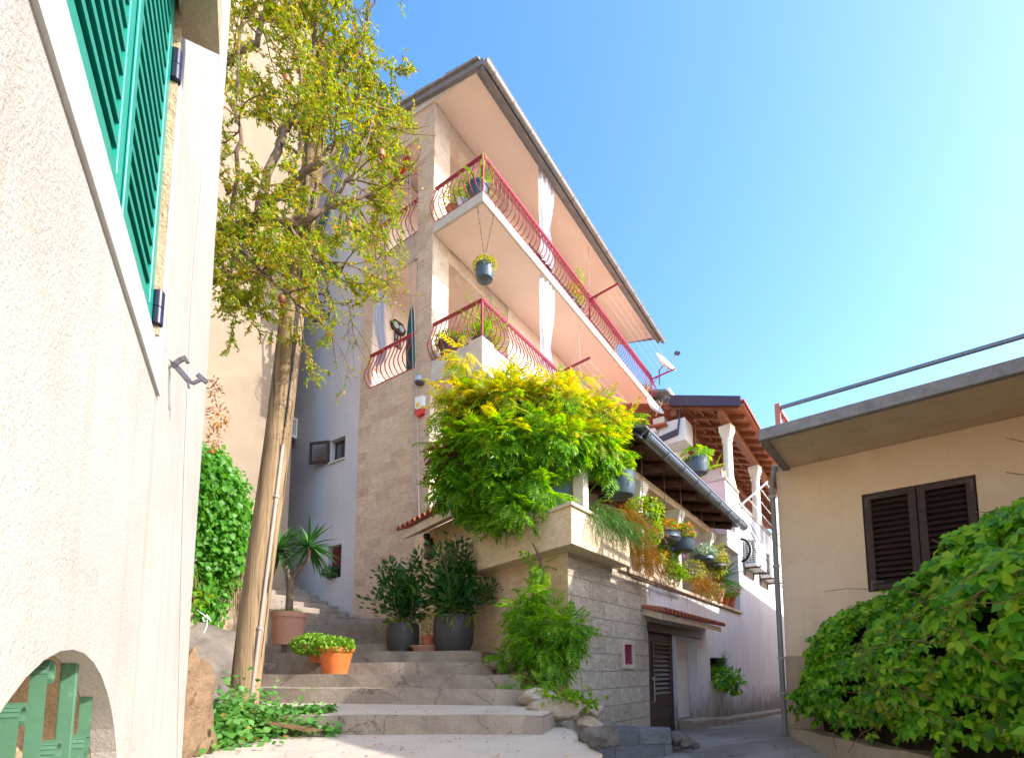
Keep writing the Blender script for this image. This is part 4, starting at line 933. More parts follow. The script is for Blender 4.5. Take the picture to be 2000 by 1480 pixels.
for k, (za, zb) in enumerate(((6.0, 5.0), (5.75, 4.75), (5.4, 4.4))):
    m = MB(); m.tube([L.W(8.7, -.42, za), L.W(13, -.3, (za + zb) / 2 - .08), L.W(20, -.3, zb)], .012, 5); tag(m.build('wall_cable', M['wire']), 'thin cable strung along the white alley wall, ' + ('upper', 'middle', 'lower')[k] + ' of three', 'cable', 'cables along the white wall')
# far grey house between the balcony end and the porch roof
fh = thing('far_house', H.W(17, 2, 0), 'grey rendered house with dark eaves glimpsed behind the balcony end', 'house')
a_, z_ = H.onB(1300, 766, .6)
m = MB(); m.fbox(H, a_, a_ + 8, 1.0, 8, 0, z_ - .3); m.build('wall', M['beige'], fh)
m = MB(); m.prism([H.W(a_ - .3, b, z) for b, z in ((.4, z_ - .15), (4.5, z_ + 1.0), (8.5, z_ - .2), (8.5, z_ - .05), (4.5, z_ + 1.2), (.4, z_))], H.u * 8.6); m.build('roof', M['roof'], fh)
m = MB(); m.tube([H.W(a_ - .4, .35, z_ - .05), H.W(a_ + 8.4, .35, z_ - .05)], .1, 8); m.tube([H.W(a_ + .5, .9, z_ - .4), H.W(a_ + .5, .9, 2)], .1, 8); m.build('gutter', M['whitemetal'], fh, True)
# ---------------------------------------------------------------- right house
rh_ = thing('flat_roofed_house', R.W(1, 0, .7), 'ochre rendered house with a projecting concrete eave and brown shutters on the right', 'house')
wh_ = [(1.04, 2.62), (2.20, 2.62), (2.20, 3.96), (1.04, 3.96)]
m = MB(); m.plate([(0, 0), (9, 0), (9, 4.56), (0, 4.56)], [wh_], lambda a, z, d: R.W(a, d, z), .2)
m.fbox(R, 0.002, .3, .2, 20, 0, 4.56); m.fbox(R, .3, 9, 4, 4.2, 0, 4.56)
m.build('wall', M['right'], rh_)
m = MB(); m.fbox(R, -.012, 9, -.014, .0, 0, 1.78); m.fbox(R, -.013, -.001, 0, 20, 0, 1.7); m.build('plinth', M['rightlow'], rh_)
ev = MB(); ev.fbox(R, .14, 9.5, -1.30, 0, 4.564, 4.66); ev.fbox(R, -.04, 9.5, 0.002, 20, 4.565, 4.66); ev = ev.build('eave', M['eave'], rh_, bevel=.01)
m = MB(); m.fbox(R, .10, 9.5, -1.34, -1.24, 4.535, 4.69); m.fbox(R, .09, .19, -1.24, .05, 4.53, 4.685); m.fbox(R, -.08, .02, .05, 20, 4.535, 4.685); m.fbox(R, .19, 9.5, -1.24, 20, 4.664, 4.688); m.build('drip_edge', M['eavetop'], ev, bevel=.02)
m = MB(); m.fbox(R, .2, 8, 1.6, 6.98, 4.69, 5.1); m.fbox(R, .2, 8, 7, 20, 4.69, 6.3); m.build('unseen_roof_block', M['right'], rh_)  # unseen roof blocks, added to lift this house's shadow on the alley wall
# shutters
for k, (a0, a1) in enumerate(((1.055, 1.615), (1.625, 2.185))):
    m = MB(); z0, z1 = 2.635, 3.945; f = .085
    m.fbox(R, a0, a0 + f, -.02, .035, z0, z1); m.fbox(R, a1 - f, a1, -.02, .035, z0, z1); m.fbox(R, a0 + f, a1 - f, -.02, .035, z0, z0 + f); m.fbox(R, a0 + f, a1 - f, -.02, .035, z1 - f, z1)
    s_ = m.build('shutter', M['brown'], rh_, bevel=.005); m = MB(); n = 15; h = (z1 - z0 - 2 * f) / n
    for i in range(n):
        z = z0 + f + i * h
        m.hexa([R.W(a0 + f, .035, z + h * .72), R.W(a1 - f, .035, z + h * .72), R.W(a1 - f, .032, z + h * .80), R.W(a0 + f, .032, z + h * .80), R.W(a0 + f, -.016, z + h * .10), R.W(a1 - f, -.016, z + h * .10), R.W(a1 - f, -.012, z + h * .22), R.W(a0 + f, -.012, z + h * .22)])
    m.build('slats', M['brown'], s_)
    m = MB(); e = a0 + .03 if k == 0 else a1 - .03; sg = 1 if k == 0 else -1
    for z in (z0 + .12, z1 - .04):
        m = MB(); m.hexa([R.W(e - .012, -.024, z - .14), R.W(e + .012, -.024, z - .14), R.W(e + .012, -.021, z - .14), R.W(e - .012, -.021, z - .14), R.W(e - .012, -.024, z), R.W(e + .012, -.024, z), R.W(e + .012, -.021, z), R.W(e - .012, -.021, z)]); m.fbox(R, min(e, e + sg * .13), max(e, e + sg * .13), -.0255, -.0215, z - .024, z - .002); m.build('hinge', M['rust'], s_)
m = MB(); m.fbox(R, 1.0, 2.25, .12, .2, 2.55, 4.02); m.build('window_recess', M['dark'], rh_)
# downpipe
m = MB(); P = [R.W(.02, -.1, 4.6), R.W(-.02, -.08, 4.5), R.W(-.05, -.07, 4.38), R.W(-.05, -.07, .2)]; m.tube(P, .037, 12); dp = m.build('downpipe', M['pipe'], rh_, True)
for z in (4.15, 3.1, 1.75, 1.25): m = MB(); m.lathe(R.W(-.05, -.07, z), [(.04, -.016), (.05, -.016), (.05, .016), (.04, .016)], 12); m.build('clip', M['rope'], dp)
m = MB(); bb = R.onB(1567, 1330, -.05); bz_ = R.onB(1567, 1362, -.05); m.bar([R.W(bb[0], -.05, bb[1]), R.W(bz_[0], -.05, bz_[1])], R.u * .016, R.w * .02); m.bar([R.W(bz_[0], -.05, bz_[1]), R.W(bz_[0] + .05, -.05, bz_[1])], R.w * .016, V((0, 0, .012))); m.bar([R.W(bb[0], -.05, bb[1] - .05), R.W(bb[0], 0, bb[1] - .05)], R.u * .01, V((0, 0, .01))); tag(m.build('red_hook', M['redpaint']), 'bright red metal hook on the plinth beside the hedge', 'hook')
# roof rail
rl = thing('roof_rail', R.W(1, -1.1, 4.7), 'long grey pipe rail on faded red posts along the flat roof', 'railing')
al, zl = R.onB(1522, 797, -1.1); zr = zl; RB = -1.1
m = MB(); m.tube([R.W(al, RB, zl), R.W(9, RB, zr)], .027, 8); m.build('pipe', M['bluegutter'], rl, True)
cor = paint('faded_red_post', (.62, .2, .16), .5)
m = MB(); m.bar([R.W(al - .02, RB, 4.68), R.W(al - .02, RB, zl + .06)], R.u * .03, R.w * .03); m.build('post', cor, rl)
m = MB(); m.bar([R.W(al, RB, zl - .03), R.W(al + .02, RB + 1.9, zl - .06)], R.u * .025, V((0, 0, .025))); m.build('brace', cor, rl); m = MB(); m.bar([R.W(al, RB, zl - .26), R.W(al, RB + 1.9, zl - .26)], R.u * .02, V((0, 0, .02)));
for i in range(9): m.bar([R.W(al, RB + .2 + i * .2, 4.69), R.W(al, RB + .2 + i * .2, zl - .05)], R.u * .008, R.w * .008)
m.build('side_bars', cor, rl)
# low wall with the creeper on it
m = MB(); n = 40; vs = []; top = []
for i in range(n + 1):
    y = 7.2 - i * .25; x = 3.84 + .03 * math.sin(i * .9) - max(0, i - 26) * .02; top.append((x, y, .78 + .015 * math.sin(i * 1.7)))
for x, y, z in top: vs += [(x, y, -.5), (x - .015, y, z - .05), (x + .02, y, z), (x + .4, y, z), (x + .4, y, -.5)]
fs = [(i * 5 + k, i * 5 + k + 1, i * 5 + k + 6, i * 5 + k + 5) for i in range(n) for k in range(4)] + [(4, 3, 2, 1, 0)]
m.add(vs, fs); tag(m.build('low_wall', M['lowwall'], None, True), 'low rough concrete wall under the creeper hedge', 'wall')
# neighbour whose roof shades the landing (stands beside the photographer)
nb = thing('neighbour_house', (6.5, 1.5, 0), 'plain rendered house standing just outside the right edge of the photograph', 'house')
P = [V((5.3, 3.06, -.5)), V((6.35, 5.38, -.5)), V((11, 3, -.5)), V((10, -2.4, -.5))]
m = MB(); m.prism(P, (0, 0, 6.99)); m.build('wall', M['right'], nb)
m = MB(); m.prism([V((5.28, 3.0, 6.5)), V((6.33, 5.42, 6.5)), V((11.2, 3.1, 6.5)), V((10.2, -2.6, 6.5))], (0, 0, .2)); m.build('roof', M['eavetop'], nb)
# ---------------------------------------------------------------- house at the left edge
lh = thing('cream_house', LH.W(-1, 0, 1), 'sunlit cream rendered house with teal shutters close on the left', 'house')
PL = lambda a, z, d: LH.W(a, d, z)
rr = random.Random(3)
edge = [(.02 + .035 * math.sin(z * 2.1) + rr.uniform(-.012, .012) - (.05 if z < 1.5 else 0), z) for z in [.6 + .16 * i for i in range(42)]]
wo = [(-2.93, 2.68), (-1.93, 2.68), (-1.93, 4.0), (-2.93, 4.0)]
ar = [(-3.1, .4), (-1.9, .4)] + [(-2.5 + .61 * math.cos(t), 1.03 + .61 * math.sin(t)) for t in [math.pi * k / 22 for k in range(23)]]
m = MB(); m.plate([(-8, .3)] + edge + [(-8, 7.3)], [wo, ar], PL, .06); m.build('wall', M['left'], lh)
m = MB(); vs = [(-8, .3)] + [(a + rr.uniform(.0, .09) + (.28 * max(0, 1.75 - z)), z) for a, z in edge] + [(-8, 7.3)]
m.plate(vs, [wo, ar], lambda a, z, d: LH.W(a, .062 + d, z), .35)
m.build('rubble_core', M['oldstone'], lh)
m = MB(); m.blob(LH.W(.22, .0, 1.15), (.12, .3, .62), 51, 60, 44, .5); m.build('rubble_foot', M['rubble'], lh, True)
m = MB(); m.fbox(LH, -8, -.1, .5, 4.5, .3, 7.3); m.build('house_body', M['left'], lh)
m = MB(); m.fbox(LH, -8.2, .2, -.15, 4.7, 7.3, 7.5); m.build('roof', M['roof'], lh)
# white stone surround and the lintel slab
m = MB(); m.plate([(-3.06, 2.56), (-1.76, 2.56), (-1.76, 4.1), (-3.06, 4.1)], [[(-2.93, 2.685), (-1.925, 2.685), (-1.925, 3.96), (-2.93, 3.96)]], lambda a, z, d: LH.W(a, -.01 + d, z), .05)
sr = m.build('window_surround', M['surround'], lh, bevel=.006)
m = MB(); m.fbox(LH, -3.3, -1.86, -.13, -.011, 3.89, 4.05); m.build('lintel_slab', M['oldstone'], lh)
m = MB(); m.fbox(LH, -1.938, -1.926, -.02, .1, 2.69, 3.95); m.build('rough_reveal', M['oldstone'], sr)
# teal shutters
for k, (a0, a1) in enumerate(((-2.915, -2.43), (-2.424, -1.95))):
    z0, z1, f, ff = 2.69, 3.98, .05, .065
    m = MB(); m.fbox(LH, a0, a0 + f, .0, .04, z0, z1); m.fbox(LH, a1 - f, a1, .0, .04, z0, z1); m.fbox(LH, a0 + f, a1 - f, .0, .04, z0, z0 + ff); m.fbox(LH, a0 + f, a1 - f, .0, .04, z1 - ff, z1)
    if k == 0: m.fbox(LH, a1 - .004, a1 + .03, -.008, -.001, z0, z1)
    s_ = m.build('shutter', M['greenshut'], lh, bevel=.003); m = MB(); n = 18; h = (z1 - z0 - 2 * ff) / n
    for i in range(n):
        z = z0 + ff + i * h
        m.hexa([LH.W(a0 + f, .004, z + .002), LH.W(a1 - f, .004, z + .002), LH.W(a1 - f, .038, z + h * .7), LH.W(a0 + f, .038, z + h * .7), LH.W(a0 + f, .002, z + .016), LH.W(a1 - f, .002, z + .016), LH.W(a1 - f, .036, z + h * .7 + .01), LH.W(a0 + f, .036, z + h * .7 + .01)])
    m.build('slats', M['greenshut'], s_)
    for zc in (2.78, 3.68):
        a_ = a0 - .012 if k == 0 else a1 + .012
        m = MB(); m.lathe(LH.W(a_, -.012, zc), [(.012, -.06), (.017, -.056), (.017, -.002), (.015, 0), (.017, .002), (.017, .056), (.012, .06)], 14); m.build('hinge', M['hinge'], s_, True)
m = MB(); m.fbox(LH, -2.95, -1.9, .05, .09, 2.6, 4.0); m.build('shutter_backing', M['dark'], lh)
# shutter catch
tc = thing('shutter_catch', LH.W(-1.56, 0, 2.8), 'dark grey iron shutter catch sticking out of the cream wall beneath the shutters', 'shutter catch')
ac_ = -1.56
def cp(x, y): b, z = LH.onA(x, y, ac_); return LH.W(ac_, b, z)
m = MB(); m.tube([cp(312, 711), cp(333, 712)], .014, 10); m.build('stem', M['rope'], tc, True)
m = MB(); q = LH.u * .006
def flat(P, w):
    for p0, p1 in zip(P[:-1], P[1:]):
        d = (p1 - p0).normalized(); n_ = d.cross(LH.u).normalized() * w; m.bar([p0 - d * w * .6, p1 + d * w * .6], n_, q)
flat([cp(330, 708), cp(345, 716), cp(367, 742)], .0105); flat([cp(338, 713), cp(352, 703), cp(362, 699)], .0085); flat([cp(366, 744), cp(378, 748), cp(390, 742)], .006); flat([cp(388, 733), cp(402, 745)], .0095); flat([cp(361, 699), cp(366, 707)], .007); flat([cp(367, 744), cp(369, 757)], .004)
m.build('catch', M['greyiron'], tc, bevel=.002)
m = MB(); P = []
for x, y in ((428, 112), (424, 190), (414, 268), (396, 330), (388, 420), (378, 520), (372, 620), (366, 760), (360, 900), (354, 1100), (346, 1480)): a_, z_ = LH.onB(x, y, -.003); P.append(LH.W(a_, -.003, z_))
m.tube(P, .0022, 5); m.build('wall_line', M['rope'], lh)  # thin grey line down the wall, drawn as a fine raised tube
# green scroll grille in the arched cellar opening
gr = thing('window_grille', LH.W(-2.5, .06, 1.0), 'pale green scrolled iron grille in the arched cellar opening', 'grille')
def scroll(a, ztop, side, r, b=.046, w=.0125, z0=.35):
    """flat bar with its top rolled into a curl"""
    m = MB(); P = [(a, z0), (a, ztop - r)]
    for k in range(1, 15):
        t = math.pi - k * 4.4 / 14; rr_ = r * (1 - .035 * k); P.append((a + side * (r + rr_ * math.cos(t)), ztop - r + rr_ * math.sin(t)))
    th = .0045
    for (x0, za), (x1, zb) in zip(P[:-1], P[1:]):
        d = V((x1 - x0, zb - za)).normalized() if False else Vector((x1 - x0, zb - za)).normalized(); nx, nz = -d.y * th, d.x * th
        m.hexa([LH.W(x0 - nx, b - w, za - nz), LH.W(x1 - nx, b - w, zb - nz), LH.W(x1 + nx, b - w, zb + nz), LH.W(x0 + nx, b - w, za + nz), LH.W(x0 - nx, b + w, za - nz), LH.W(x1 - nx, b + w, zb - nz), LH.W(x1 + nx, b + w, zb + nz), LH.W(x0 + nx, b + w, za + nz)])
    m.build('scroll_bar', M['greeniron'], gr)
m = MB(); mb_ = LH.onB(147, 1400, .03)[0]; m.fbox(LH, mb_ - .014, mb_, .03, .062, .35, LH.onB(140, 1271, .05)[1]); m.build('main_bar', M['greeniron'], gr, bevel=.003)
for x, y, sd, r in ((98, 1287, 1, .03), (42, 1372, 1, .026), (188, 1306, 1, .042), (216, 1366, 1, .042), (234, 1462, 1, .045), (112, 1445, 1, .03), (168, 1432, 1, .036)): a_, z_ = LH.onB(x, y, .031); scroll(a_, z_, sd, r)
m = MB(); m.fbox(LH, -3.1, -1.9, .2, .25, .3, 1.7); tag(m.build('cellar_back', M['oldstone'], lh))
# rough bank, garden wall
m = MB(); m.blob((-3.55, 5.3, .95), (.95, 1.1, .75), 31, 26, 16, .25); m.blob((-4.1, 7.0, 1.3), (.8, 1.3, .9), 32, 26, 16, .25); m.blob((-2.75, 4.55, .75), (.5, .6, .75), 33, 20, 14, .3)
tag(m.build('bank', M['rock'], None, True), kind='structure')
m = MB(); m.hexa([V((-5.2, 3.5, 0)), V((-4.2, 4.2, 0)), V((-4.55, 9.3, 0)), V((-5.5, 9.3, 0)), V((-5.2, 3.5, 4.7)), V((-4.3, 4.2, 4.3)), V((-4.6, 9.2, 4.6)), V((-5.5, 9.3, 4.9))])
tag(m.build('garden_wall', M['oldstone'], bevel=.03), 'rough brown garden wall behind the hanging ivy and the pole', 'wall')
# tall beige house behind
bh = thing('beige_house', B.W(-4, 3, 2), 'tall windowless beige rendered house rising behind the tree and pole', 'house')
m = MB(); m.fbox(B, -12, 0, 0, 7, 0, 21); m.build('wall', M['beige'], bh)
m = MB(); m.fbox(B, -12.2, .25, -.25, 7.2, 21, 21.25); m.build('roof', M['roof'], bh)
# ---------------------------------------------------------------- pole with conduit and lamp bracket
pole = thing('utility_pole', (-2.72, 5.2, 1.2), 'leaning weathered wooden utility pole with a metal conduit up its side', 'pole')
pb, ptp = V((-2.70, 5.2, 1.05)), V((-2.10, 5.2, 8.9))
def pp(z): t = (z - pb.z) / (ptp.z - pb.z); return pb + (ptp - pb) * t
m = MB(); m.tube([pp(z) + V((.008 * math.sin(z * 2), 0, 0)) for z in [1.05 + .4 * i for i in range(20)]], [.142 - .002 * i for i in range(20)], 24); m.build('shaft', M['pole'], pole, True)
m = MB(); ofs = lambda z: pp(z) + V((.12 - .002 * z, -.085, 0)); m.tube([ofs(z) for z in [1.15 + .25 * i for i in range(12)]], .018, 8); cd_ = m.build('conduit', paint('worn_conduit_metal', (.5, .42, .36), .55, .2, .3, 4, (.38, .2, .12)), pole, True)
m = MB(); m.tube([ofs(z) + V((.0, .0, 0)) for z in [4.1 + .3 * i for i in range(10)]], .009, 6); m.tube([ofs(z) + V((-.03, .0, 0)) for z in [4.0 + .3 * i for i in range(10)]], .007, 6); m.build('cable', M['wire'], pole)
for z in (2.0, 3.35): m = MB(); m.lathe(ofs(z), [(.02, -.012), (.027, -.012), (.027, .012), (.02, .012)], 10); m.build('clip', M['rope'], pole)
# ornate iron bracket carrying a lamp (its curls show beneath the leaves)
lb = thing('bracket_lamp', B.W(-.35, -1.2, 9.5), 'black wrought iron bracket lamp half hidden behind the tree leaves', 'street lamp')
def bp(x, y): a_ = B.o.copy(); r_ = ray(x, y); return CAM + r_ * (11.9 / r_.y)
m = MB()
m.tube([bp(611, 629), bp(625, 624), bp(640, 622), bp(645, 600), bp(640, 560), bp(648, 510), bp(652, 470)], .035, 6)
for cx, cy, r, st in ((606, 615, 10, 0), (632, 612, 9, 2), (628, 585, 14, 3), (618, 480, 16, 1), (655, 465, 10, 2)):
    m.tube([bp(cx + r * (1 - .06 * k) * math.cos(st + k * .5), cy + r * (1 - .06 * k) * math.sin(st + k * .5)) for k in range(12)], .022, 5)
m.tube([bp(600, 640), bp(590, 590), bp(612, 560)], .025, 5); m.build('bracket', M['iron'], lb)
m = MB(); c = bp(640, 520); m.lathe(c, [(.03, .3), (.08, .25), (.26, .04), (.27, 0), (.23, -.02), (.09, -.07), (.08, -.16)], 18); m.build('lamp_shade', M['greyiron'], lb, True)
# bundle of overhead cables coming down to the pole
m = MB()
def cpt(x, y, Y): return atY(x, y, Y)
for k in range(4):
    m.tube([cpt(722 + 2 * k, -40, 7.5) + V((0, 0, .5)), cpt(716 + 1.5 * k, 40, 7.4), cpt(704 + k, 110, 7.2), cpt(694 + 2 * math.sin(k), 180, 7.0), cpt(686 + 3 * k, 240, 6.8), cpt(660 + 4 * k, 330, 6.3), cpt(614 + 3 * k, 470, 5.4)], .017, 6)
tag(m.build('overhead_cable', M['wire'], None, True), 'thick black bundle of overhead cables dropping to the pole through the tree', 'cable')
# ---------------------------------------------------------------- foliage builders
def npv(v): return np.array((v.x, v.y, v.z))
def bush(name, parent, mat, ells, n, size, tpl, thick=.3, keep=None, droop=.3, tint=None, spread=.7, upb=.2, inner=.75):
    """leaves over a union of ellipsoids, facing outwards and drooping"""
    P, Q = shell(ells, n, thick, keep, inner); k = len(P)
    d = Q * spread + rdir(k) * .6 + np.array((0, 0, -droop)); nr = Q * .6 + np.array((0, 0, upb + .4)) + rdir(k) * .35
    s = np.asarray(size) * rng.uniform(.7, 1.25, k) if not isinstance(size, tuple) else rng.uniform(size[0], size[1], k)
    t = tint(P, Q) if tint else None
    return leaves(name, mat, parent, P, d, nr, s, tpl, t, tpl is not TPN)
def rosette(name, parent, mat, c, n, size, tpl, lo=-.3, hi=1.0, jit=.0):
    """strap leaves radiating from a point"""
    az_ = rng.uniform(0, 2 * np.pi, n); zz = rng.uniform(lo, hi, n); h = np.sqrt(np.clip(1 - zz * zz, .02, 1))
    d = np.stack([h * np.cos(az_), h * np.sin(az_), zz], 1); P = np.array(npv(V(c)))[None] + rng.normal(size=(n, 3)) * jit + d * .02
    up_ = np.tile((0, 0, 1.), (n, 1)) + d * -.2
    return leaves(name, mat, parent, P, d, up_, rng.uniform(size * .75, size * 1.15, n), tpl)
def strands(name, parent, mat, roots, n, length, out, gravity, leaf, tpl, seg=9, stem=None, stem_r=.004, spread=.6):
    """trailing stems with small leaves; roots = list of points"""
    P, D, Nn = [], [], []; mb = MB()
    for i in range(n):
        p = V(random.choice(roots)) + V((random.gauss(0, .05), random.gauss(0, .05), random.gauss(0, .02)))
        d = (V(out) + V((random.gauss(0, spread), random.gauss(0, spread), random.gauss(0, spread * .6) + .35))).normalized(); Ln = length * random.uniform(.5, 1.15); path = [p.copy()]
        for j in range(seg):
            d = (d + V((0, 0, -gravity / seg)) + V((random.gauss(0, .08), random.gauss(0, .08), 0))).normalized(); p = p + d * Ln / seg; path.append(p.copy())
            for q in range(3):
                ld = (d * .6 + V((random.gauss(0, .6), random.gauss(0, .6), random.gauss(0, .4)))).normalized(); P.append(npv(p - d * Ln / seg * random.random())); D.append(npv(ld)); Nn.append((random.gauss(0, .5), random.gauss(0, .5), 1))
        mb.tube(path, stem_r, 3, False)
    o = leaves(name, mat, parent, P, D, Nn, rng.uniform(leaf * .7, leaf * 1.2, len(P)), tpl)
    mb.build('stems', stem or mat, parent); return o
def E_(x, y, Y, r, rz=None): c = atY(x, y, Y); return ((c.x, c.y, c.z), (r, r, rz or r))
TL, TS, TP5, TPN, TBL = T_leaf(), T_small(), T_palm5(), T_pinnate(), T_blade()
TNEEDLE = T_small(.12, .02); TROUND = T_leaf(.85, .1, .05); TLONG = T_leaf(.3, .08, .15)
# ---------------------------------------------------------------- pomegranate tree
tree = thing('pomegranate_tree', (-3.45, 4.7, 1.5), 'pomegranate tree with yellowing small leaves leaning out in front of the wooden pole', 'tree')
YT = 4.75
def tp(x, y, dy=0): return atY(x, y, YT + dy)
bm_ = MB(); tw = MB(); LP, LD = [], []
limbs = []
def limb(pts, r0, r1):
    P = [tp(*p) for p in pts]; Q = []
    for i in range(len(P) - 1):
        for k in range(4):
            t = k / 4; Q.append(P[i].lerp(P[i + 1], t) + V((random.gauss(0, .012), random.gauss(0, .012), random.gauss(0, .008))))
    Q.append(P[-1]); n = len(Q); R_ = [r0 + (r1 - r0) * i / (n - 1) for i in range(n)]; bm_.tube(Q, R_, 9); limbs.append((Q, R_))
limb([(330, 640, .1), (395, 500, .05), (440, 455, 0), (500, 432, 0), (530, 400, -.1), (575, 350, -.15), (625, 318, -.2), (655, 290, -.1)], .075, .02)
limb([(500, 432, 0), (560, 438, .1), (600, 425, .15), (640, 402, .2), (690, 390, .25), (735, 375, .3)], .05, .014)
limb([(505, 425, 0), (520, 345, .1), (545, 280, .2), (560, 250, .25), (580, 228, .2), (600, 180, .2), (612, 100, .2), (622, 20, .2), (630, -60, .2)], .048, .012)
limb([(410, 180, 0), (440, 124, 0), (470, 105, 0), (500, 80, 0), (515, 20, .1), (525, -60, .1)], .05, .016)
limb([(545, 280, .2), (585, 300, .1), (582, 240, 0), (590, 160, -.1), (570, 60, -.2), (565, -50, -.2)], .022, .008)
limb([(580, 228, .2), (640, 170, .2), (690, 110, .1), (720, 40, .1), (735, -30, .1)], .024, .006)
limb([(640, 402, .2), (690, 340, .1), (720, 270, .1), (740, 190, .1)], .018, .005)
limb([(440, 455, 0), (500, 520, -.2), (560, 570, -.25), (600, 610, -.2)], .03, .008)
limb([(420, 500, .1), (450, 540, 0), (470, 580, 0), (500, 620, .1)], .025, .006)
limb([(560, 438, .1), (600, 490, -.15), (640, 520, -.1), (680, 560, 0)], .022, .006)
limb([(440, 470, 0), (470, 300, -.2), (460, 200, -.2), (470, 60, -.2), (480, -40, -.2)], .025, .008)
limb([(600, 180, .2), (670, 220, .3), (715, 250, .3), (745, 280, .3)], .016, .005)
tA, tB, tC = tp(330, 640, .1), tp(372, 400, .1), tp(410, 180, 0)
bm_.tube([V((-3.55, 5.0, .9)), V((-3.5, 4.95, 2.2)), V((-3.36, 4.9, 3.4)), tA, tB, tC], [.15, .125, .11, .1, .075, .055], 12)
bm_.build('branches', M['bark'], tree, True)
cen = tp(590, 330)
def grow(p, d, ln, r, lev):
    if p.x > -1.15 and lev > 0: return
    path = [p.copy()]; seg = 6
    for j in range(seg):
        d = (d + V((random.gauss(0, .16), random.gauss(0, .16), random.gauss(0, .13)))).normalized(); p = p + d * ln / seg; path.append(p.copy())
        if lev < 2 and random.random() < (.85 if lev == 0 else .6):
            q = (d + V((random.gauss(0, .75), random.gauss(0, .75), random.gauss(.05, .6)))).normalized(); grow(p, q, ln * random.uniform(.45, .7), r * .55, lev + 1)
        if lev >= 1:
            for q in range(3 if lev == 1 else 4):
                ld = (d * .5 + V((random.gauss(0, .7), random.gauss(0, .7), random.gauss(-.1, .6)))).normalized(); LP.append(p - d * ln / seg * random.random()); LD.append(ld)
    tw.tube(path, [r * (1 - .7 * i / seg) for i in range(seg + 1)], 4, False)
for Q, R_ in limbs:
    n = len(Q); k = int(4 + n * .36)
    for _ in range(k):
        i = random.randrange(max(1, n // 4), n)
        p = Q[i]; out = (p - cen); out = out.normalized() if out.length > .1 else V((0, 0, 1))
        d = (out * .45 + V((random.gauss(.1, .6), random.gauss(0, .6), random.gauss(.1, .6)))).normalized(); grow(p, d, random.uniform(.38, .72), .009, 0)
tw.build('twigs', M['twig'], tree)
lim = lambda p: -1.12 - .1 * math.sin(p.z * 3) - .28 * (p.z < 6.0) - (.3 if p.z < 5.2 else 0)
keepi = [i for i, p in enumerate(LP) if p.x > -3.4 and (p.x < lim(p) or random.random() < .08)]
LPa = np.array([tuple(LP[i]) for i in keepi]); LDa = np.array([tuple(LD[i]) for i in keepi])
print('pomegranate leaves', len(LPa))
leaves('crown', M['pom'], tree, LPa, LDa, rdir(len(LPa)) + np.array((0, 0, .8)), rng.uniform(.03, .052, len(LPa)), T_leaf(.34, .1, .15))
for x, y in ((560, 155), (683, 441), (551, 585), (446, 368), (745, 300)):
    m = MB(); m.lathe(tp(x, y, -.1), [(.006, .045), (.03, .032), (.036, 0), (.03, -.03), (.012, -.042), (.018, -.06), (.008, -.052)], 12); m.build('fruit', M['fruit'], tree, True)
# ---------------------------------------------------------------- ivy hanging on the garden wall
iv = thing('hanging_ivy', (-4.4, 7.2, 3.5), 'bright green ivy hanging down the garden wall behind the pole', 'creeper')
P, Dv = [], []
for i in range(380):
    u_ = random.gauss(0, .42); u_ = max(-1, min(1, u_)); y = 7.2 + u_ * 1.5; x = -4.2 - (y - 4.2) * .07 + .04
    topz = 4.75 - .55 * max(0, u_) ** 1.6 - .25 * abs(u_); ln = random.uniform(.35, 1.0) * (2.95 - 1.6 * abs(u_ - .1)); z = topz + random.uniform(-.3, .05)
    k = int(ln / .05)
    if math.sin(u_ * 17) * math.sin(u_ * 7.3 + 1) < -.45: continue
    for j in range(k):
        t = j / k
        if random.random() < .6 * t: continue
        bulge = .42 * math.sin(math.pi * min(1, t * 1.1 + .12)) * random.uniform(.4, 1) * (1.1 - .5 * abs(u_))
        P.append((x + bulge + random.gauss(0, .05), y - u_ * .5 * t + random.gauss(0, .06), z - ln * t)); Dv.append((random.gauss(.3, .5), random.gauss(-.15, .5), random.gauss(-.9, .35)))
leaves('foliage', M['ivy'], iv, P, Dv, np.tile((.7, -.25, .6), (len(P), 1)) + rdir(len(P)) * .7, rng.uniform(.045, .11, len(P)), T_leaf(.8, .1, .1))
m = MB()
for i in range(60): y = random.uniform(5.8, 8.5); m.tube([V((-4.25 - (y - 4.2) * .07 + .1, y, 4.35)), V((-4.1 - (y - 4.2) * .07, y + random.gauss(0, .1), 3.7)), V((-4.1 - (y - 4.2) * .07, y + random.gauss(0, .2), 2.4 + random.random()))], .008, 4)
m.build('stems', M['twig'], iv)
# creeper spilling over the stair at the pole foot
gi = thing('ground_creeper', (-2.3, 4.5, 1.1), 'light green creeper spilling over the lowest steps at the foot of the pole', 'creeper')
def dome(cx, cy, r, h, base): return lambda x, y: base + h * max(0, 1 - ((x - cx) / r) ** 2 - ((y - cy) / r) ** 2)
P, Dv, tn = [], [], []
def scatter(n, fpt, dirf):
    for _ in range(n): p = fpt(); P.append(p); Dv.append(dirf()); tn.append(1.0 if random.random() < .05 else 0.0)
rd = lambda: (random.gauss(.25, .6), random.gauss(-.3, .6), random.gauss(-.1, .45))
def clump(x0, y0, z0, rx, ry, rz, n): scatter(n, lambda: (x0 + random.gauss(0, rx), y0 + random.gauss(0, ry), z0 + abs(random.gauss(0, rz))), rd)
clump(-2.42, 4.25, 1.02, .2, .25, .16, 900); clump(-2.45, 4.6, 1.12, .2, .2, .14, 600); clump(-2.25, 4.0, 1.0, .14, .25, .1, 420); clump(-2.15, 4.5, 1.02, .18, .1, .1, 320); clump(-2.45, 3.75, .95, .12, .25, .16, 420)
